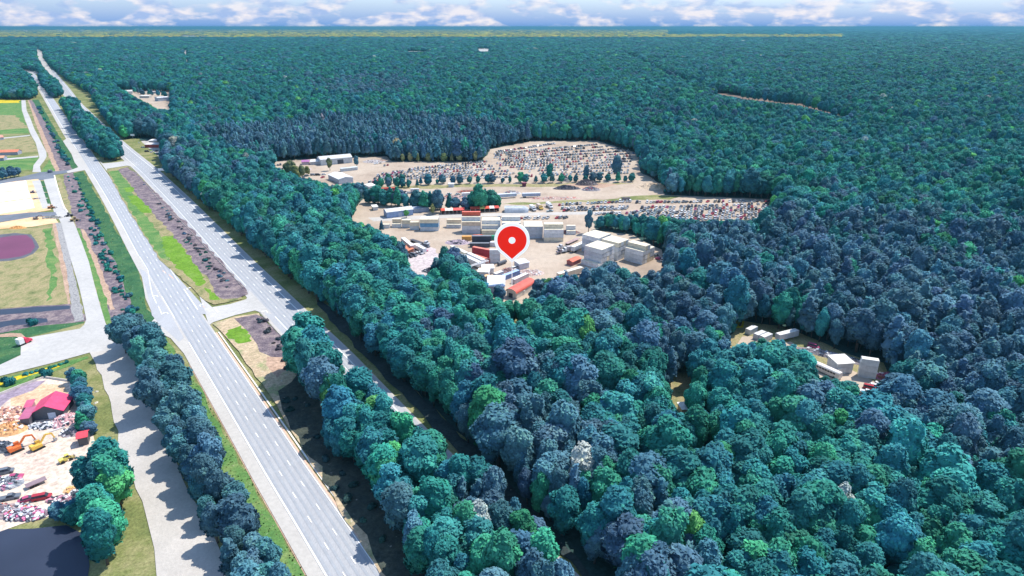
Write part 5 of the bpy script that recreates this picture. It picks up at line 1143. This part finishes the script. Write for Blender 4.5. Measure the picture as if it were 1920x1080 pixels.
heap((155,926), 4, 3.5, 1.8, (.10,.11,.13), 'black heap at the foot of the bushy clump', 'scrap_heap', 'heap', 30, [DARK,WHITE], seed=49); heap((118,938), 5, 2.5, 1.0, (.5,.28,.32), 'pinkish scrap heap right of the red car body', 'scrap_heap', 'heap', 60, [(.6,.3,.36),WHITE,DARK], seed=50)
heap((8,908), 6, 3.5, 1.8, (.28,.30,.33), 'grey scrap heap under the dark rubber heap', 'scrap_heap', 'heap', 60, [GREY,DARK,WHITE,(.5,.2,.3)], seed=51); heap((135,920), 3, 2, .6, (.7,.45,.25), 'small orange scrap heap beside the black one', 'scrap_heap', 'heap', 20, [(.8,.5,.2)], seed=52)
pcar(80, 936, 20, 4, 'van', 'red car body standing alone before the pond bank'); pcar(20, 936, 20, 2, 'pickup', 'dark grey pickup at the left edge of the scrap yard'); pcar(10, 888, 25, 2, 'van', 'grey van below the dark rubber heap'); pcar(52, 939, 35, 8, 'sedan', 'maroon wreck left of the red car body'); pcar(28, 897, 15, 8, 'sedan', 'maroon wreck right of the grey van')
trailer((50,918), (88,902), 'bare flat trailer frame in the scrap yard', (.30,.22,.24), flatbed=True, w=2.2)
p = P(42,722)
def wall_run(px, h, th, c, label, name='boundary_wall', cat='wall'):
    ln = [P(*p) for p in px]; mb = MB(); o0 = ln[0]
    for i, (a, b) in enumerate(zip(ln[:-1], ln[1:])): mb.bar(a - o0 + Vector((0, 0, h/2)), b - o0 + Vector((0, 0, h/2)), th, h - .004 * i)
    tag(mb.link(name, col(c), None, o0), label, cat)
wall_run([(0,741),(40,725),(85,709),(131,716),(141,742)], 1.0, .25, (.72,.66,.58), 'low pale wall round the top of the scrap yard')
wall_run([(133,722),(139,740)], .9, .9, (.8,.79,.77), 'thick white beams lying by the yard wall', 'beams', 'beams'); wall_run([(94,812),(122,803)], .7, .35, (.8,.79,.77), 'white beam on the ground before the pink shed', 'beam', 'beam')
wall_run([(98,764),(138,753)], 1.0, .3, (.82,.8,.78), 'white wall right of the pink roof', 'boundary_wall', 'wall'); wall_run([(178,763),(183,768),(176,776)], .8, .2, (.12,.16,.18), 'dark bent barrier on the grass beside the lane', 'barrier', 'barrier')
for k, (x, y) in enumerate([(181,735),(180,756),(100,800),(130,822),(245,655),(249,668),(352,730)]):
    o = link('boulder', mesh_of('boulder', *(lambda v, f: ([tuple(q * (1 + .2 * math.sin(7 * i))) for i, q in enumerate(v)], f))(*ICO2), col((.78,.74,.66))), None, P(x, y), k); o.scale = (.8, .6, .45); tag(o, 'white boulder, %s from the back, on the ground near the lane' % ordw(k), 'boulder', 'white boulders')
# --- small yard on the right
for a, b, bd, lb in [((1400,628),(1416,620),LGREY,'short grey container at the left of the small right-hand yard'),((1413,638),(1434,629),GREY,'grey container in front in the small right-hand yard'),((1424,642),(1446,633),LGREY,'grey container joined to the front one in the right-hand yard')]: cont_px(a, b, lb, bd, (.74,.74,.73))
trailer((1456,641), (1492,632), 'long white-roofed trailer in the small right-hand yard', (.52,.53,.55), (.80,.78,.74), 2.6)
cont_px((1567,700), (1588,697), 'pale container beside the tower in the right-hand yard', WHITE, (.8,.76,.66)); p = P(1588, 703)
building('shed', (1567,702), (1597,700), 6.5, 4.6, 4.9, (.62,.62,.62), (.80,.76,.68), 'white block hut left of the tower in the right-hand yard', 'hut', 'mono')
p = P(1624, 706)
for k in range(3): container(p.x, p.y, k * 2.66, math.radians(-20), 6.06, WHITE, (.82,.80,.74), '%s container of the white tower in the right-hand yard' % ['bottom', 'middle', 'top'][k])
t = thing('bus', 'long white bus body in the small right-hand yard', 'bus', (P(1530,692) + P(1570,710)) / 2, math.atan2((P(1570,710) - P(1530,692)).y, (P(1570,710) - P(1530,692)).x)); mb = MB(); mb.prism([(-1.25,.5),(1.25,.5),(1.25,2.7),(.9,3.05),(-.9,3.05),(-1.25,2.7)], -5.5, 5.5); bd_ = mb.link('body', col((.78,.74,.70)), t)
mb = MB(); [mb.box((x, s*1.26, 2.1), (.95, .03, .7)) for x in [-4.6 + i*1.15 for i in range(8)] for s in (-1, 1)]; mb.link('windows', GLASS, bd_)
for x in (-3.6, 3.6):
    for s in (-1, 1): mb = MB(); wheel_bm(mb, x, s*1.1, .5, .3, 0); mb.link('wheel', TYRE, t)
for q in [(1624,738,-30,0,'pickup','white pickup at the lower end of the right-hand yard'),(1631,730,-30,4,'van','red van beside the white pickup in the right-hand yard'),(1643,729,-30,0,'van','first white van right of the red van'),(1652,726,-30,0,'van','second white van right of the red van'),(1662,722,-30,0,'sedan','white car nearest the trees in the right-hand yard'),(1662,738,-20,4,'sedan','orange-red car at the lower right corner of the yard'),(1525,652,-35,8,'van','maroon van on the upper track of the right-hand yard')]: pcar(*q)
heap((1668,707), 7, 3, 1.6, (.4,.14,.2), 'long reddish scrap heap right of the tower', 'scrap_heap', 'heap', 30, [RUST,WHITE], seed=61); heap((1560,668), 14, 3, 1.4, (.3,.26,.26), 'line of grey scrap behind the bus', 'scrap_heap', 'heap', 90, [WHITE,DARK,GREY], rz=-.6, seed=62)
building('hut', (1278,779), (1290,778), 4, 2.4, 2.6, (.6,.5,.45), (.86,.84,.8), 'small white hut in the narrow glade', 'hut', 'mono')
# --- the map marker standing over the yard
t = thing('map_pin', 'huge round red marker with white rim and white dot on a thin pole', 'marker', P(960, 541)); s_ = .2805
def disc(R_, tip, y0, y1, mat, nm, inner=True):
    n = 48; V = []
    a0 = math.radians(-62)
    ring_ = []
    for i in range(n + 1):
        a = math.radians(-55) + (math.radians(235) - math.radians(-55)) * i / n; ring_.append((R_ * math.cos(a), R_ * math.sin(a)))
    prof = ring_ + [(0, tip)]
    m = len(prof); mb = MB(); mb.add([(x, y0, z + zc_) for x, z in prof] + [(x, y1, z + zc_) for x, z in prof], [tuple(range(m)), tuple(range(m, 2*m))[::-1]] + [((i+1)%m, i, m+i, m+(i+1)%m) for i in range(m)])
    return mb.link(nm, mat, t)
zc_ = 14.6 + 11.9
PR = col((.80, .80, .80), 'pin_white', rough=.5, var=.01); PD = col((.86, .018, .004), 'pin_red', rough=.5, var=.01)
for m_, c_ in ((PR, (1, 1, 1, 1)), (PD, (.90, .012, .002, 1))):   # glow added to brighten the pin's shaded face; it is no lamp
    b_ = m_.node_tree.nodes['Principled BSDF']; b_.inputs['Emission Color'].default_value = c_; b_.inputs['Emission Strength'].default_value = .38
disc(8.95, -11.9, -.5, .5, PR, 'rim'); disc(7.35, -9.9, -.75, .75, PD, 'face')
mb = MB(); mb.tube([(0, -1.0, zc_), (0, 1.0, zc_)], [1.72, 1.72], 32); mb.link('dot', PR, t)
mb = MB(); mb.tube([(0, 0, 0), (0, 0, 15.2)], [.16, .16], 8); mb.link('pole', PR, t)

# the town far off on the horizon
for k in range(46):
    x = RND.uniform(0, 640) if k % 3 else RND.uniform(640, 1200); y = RND.uniform(55.6, 61.5); p = P(x, y); D_ = p.length; w = D_ * RND.uniform(.0012, .0035)
    t = thing('distant_building', 'pale building far off in the town on the horizon', 'building', p, RND.uniform(-.3, .3), 'buildings of the far town'); h_ = D_ * RND.uniform(.0006, .0013) + 16
    mb = MB(); mb.box((0, 0, h_ / 2), (w, w * .6, h_)); mb.link('wall', col(RND.choice([WHITE, LGREY, CREAM])), t); mb = MB(); mb.prism([(-w*.32, h_), (0, h_ + w * .06), (w*.32, h_)], -w * .52, w * .52); mb.link('roof', col((.8, .8, .78)), t)
# ------------------------------------------------------------------ air
mb = MB(); mb.box((0, 30000, 66.0), (126000, 66000, 135.0)); HZ = bpy.data.materials.new('haze'); HZ.use_nodes = True; t_ = HZ.node_tree; t_.nodes.clear()
o_ = N(t_, 'ShaderNodeOutputMaterial'); v_ = N(t_, 'ShaderNodeVolumePrincipled'); v_.inputs['Density'].default_value = 7e-5; v_.inputs['Color'].default_value = (.13, .38, .50, 1); v_.inputs['Anisotropy'].default_value = 0.1
L(t_, v_.outputs[0], o_.inputs['Volume'])
tag(mb.link('haze', HZ), kind='stuff')
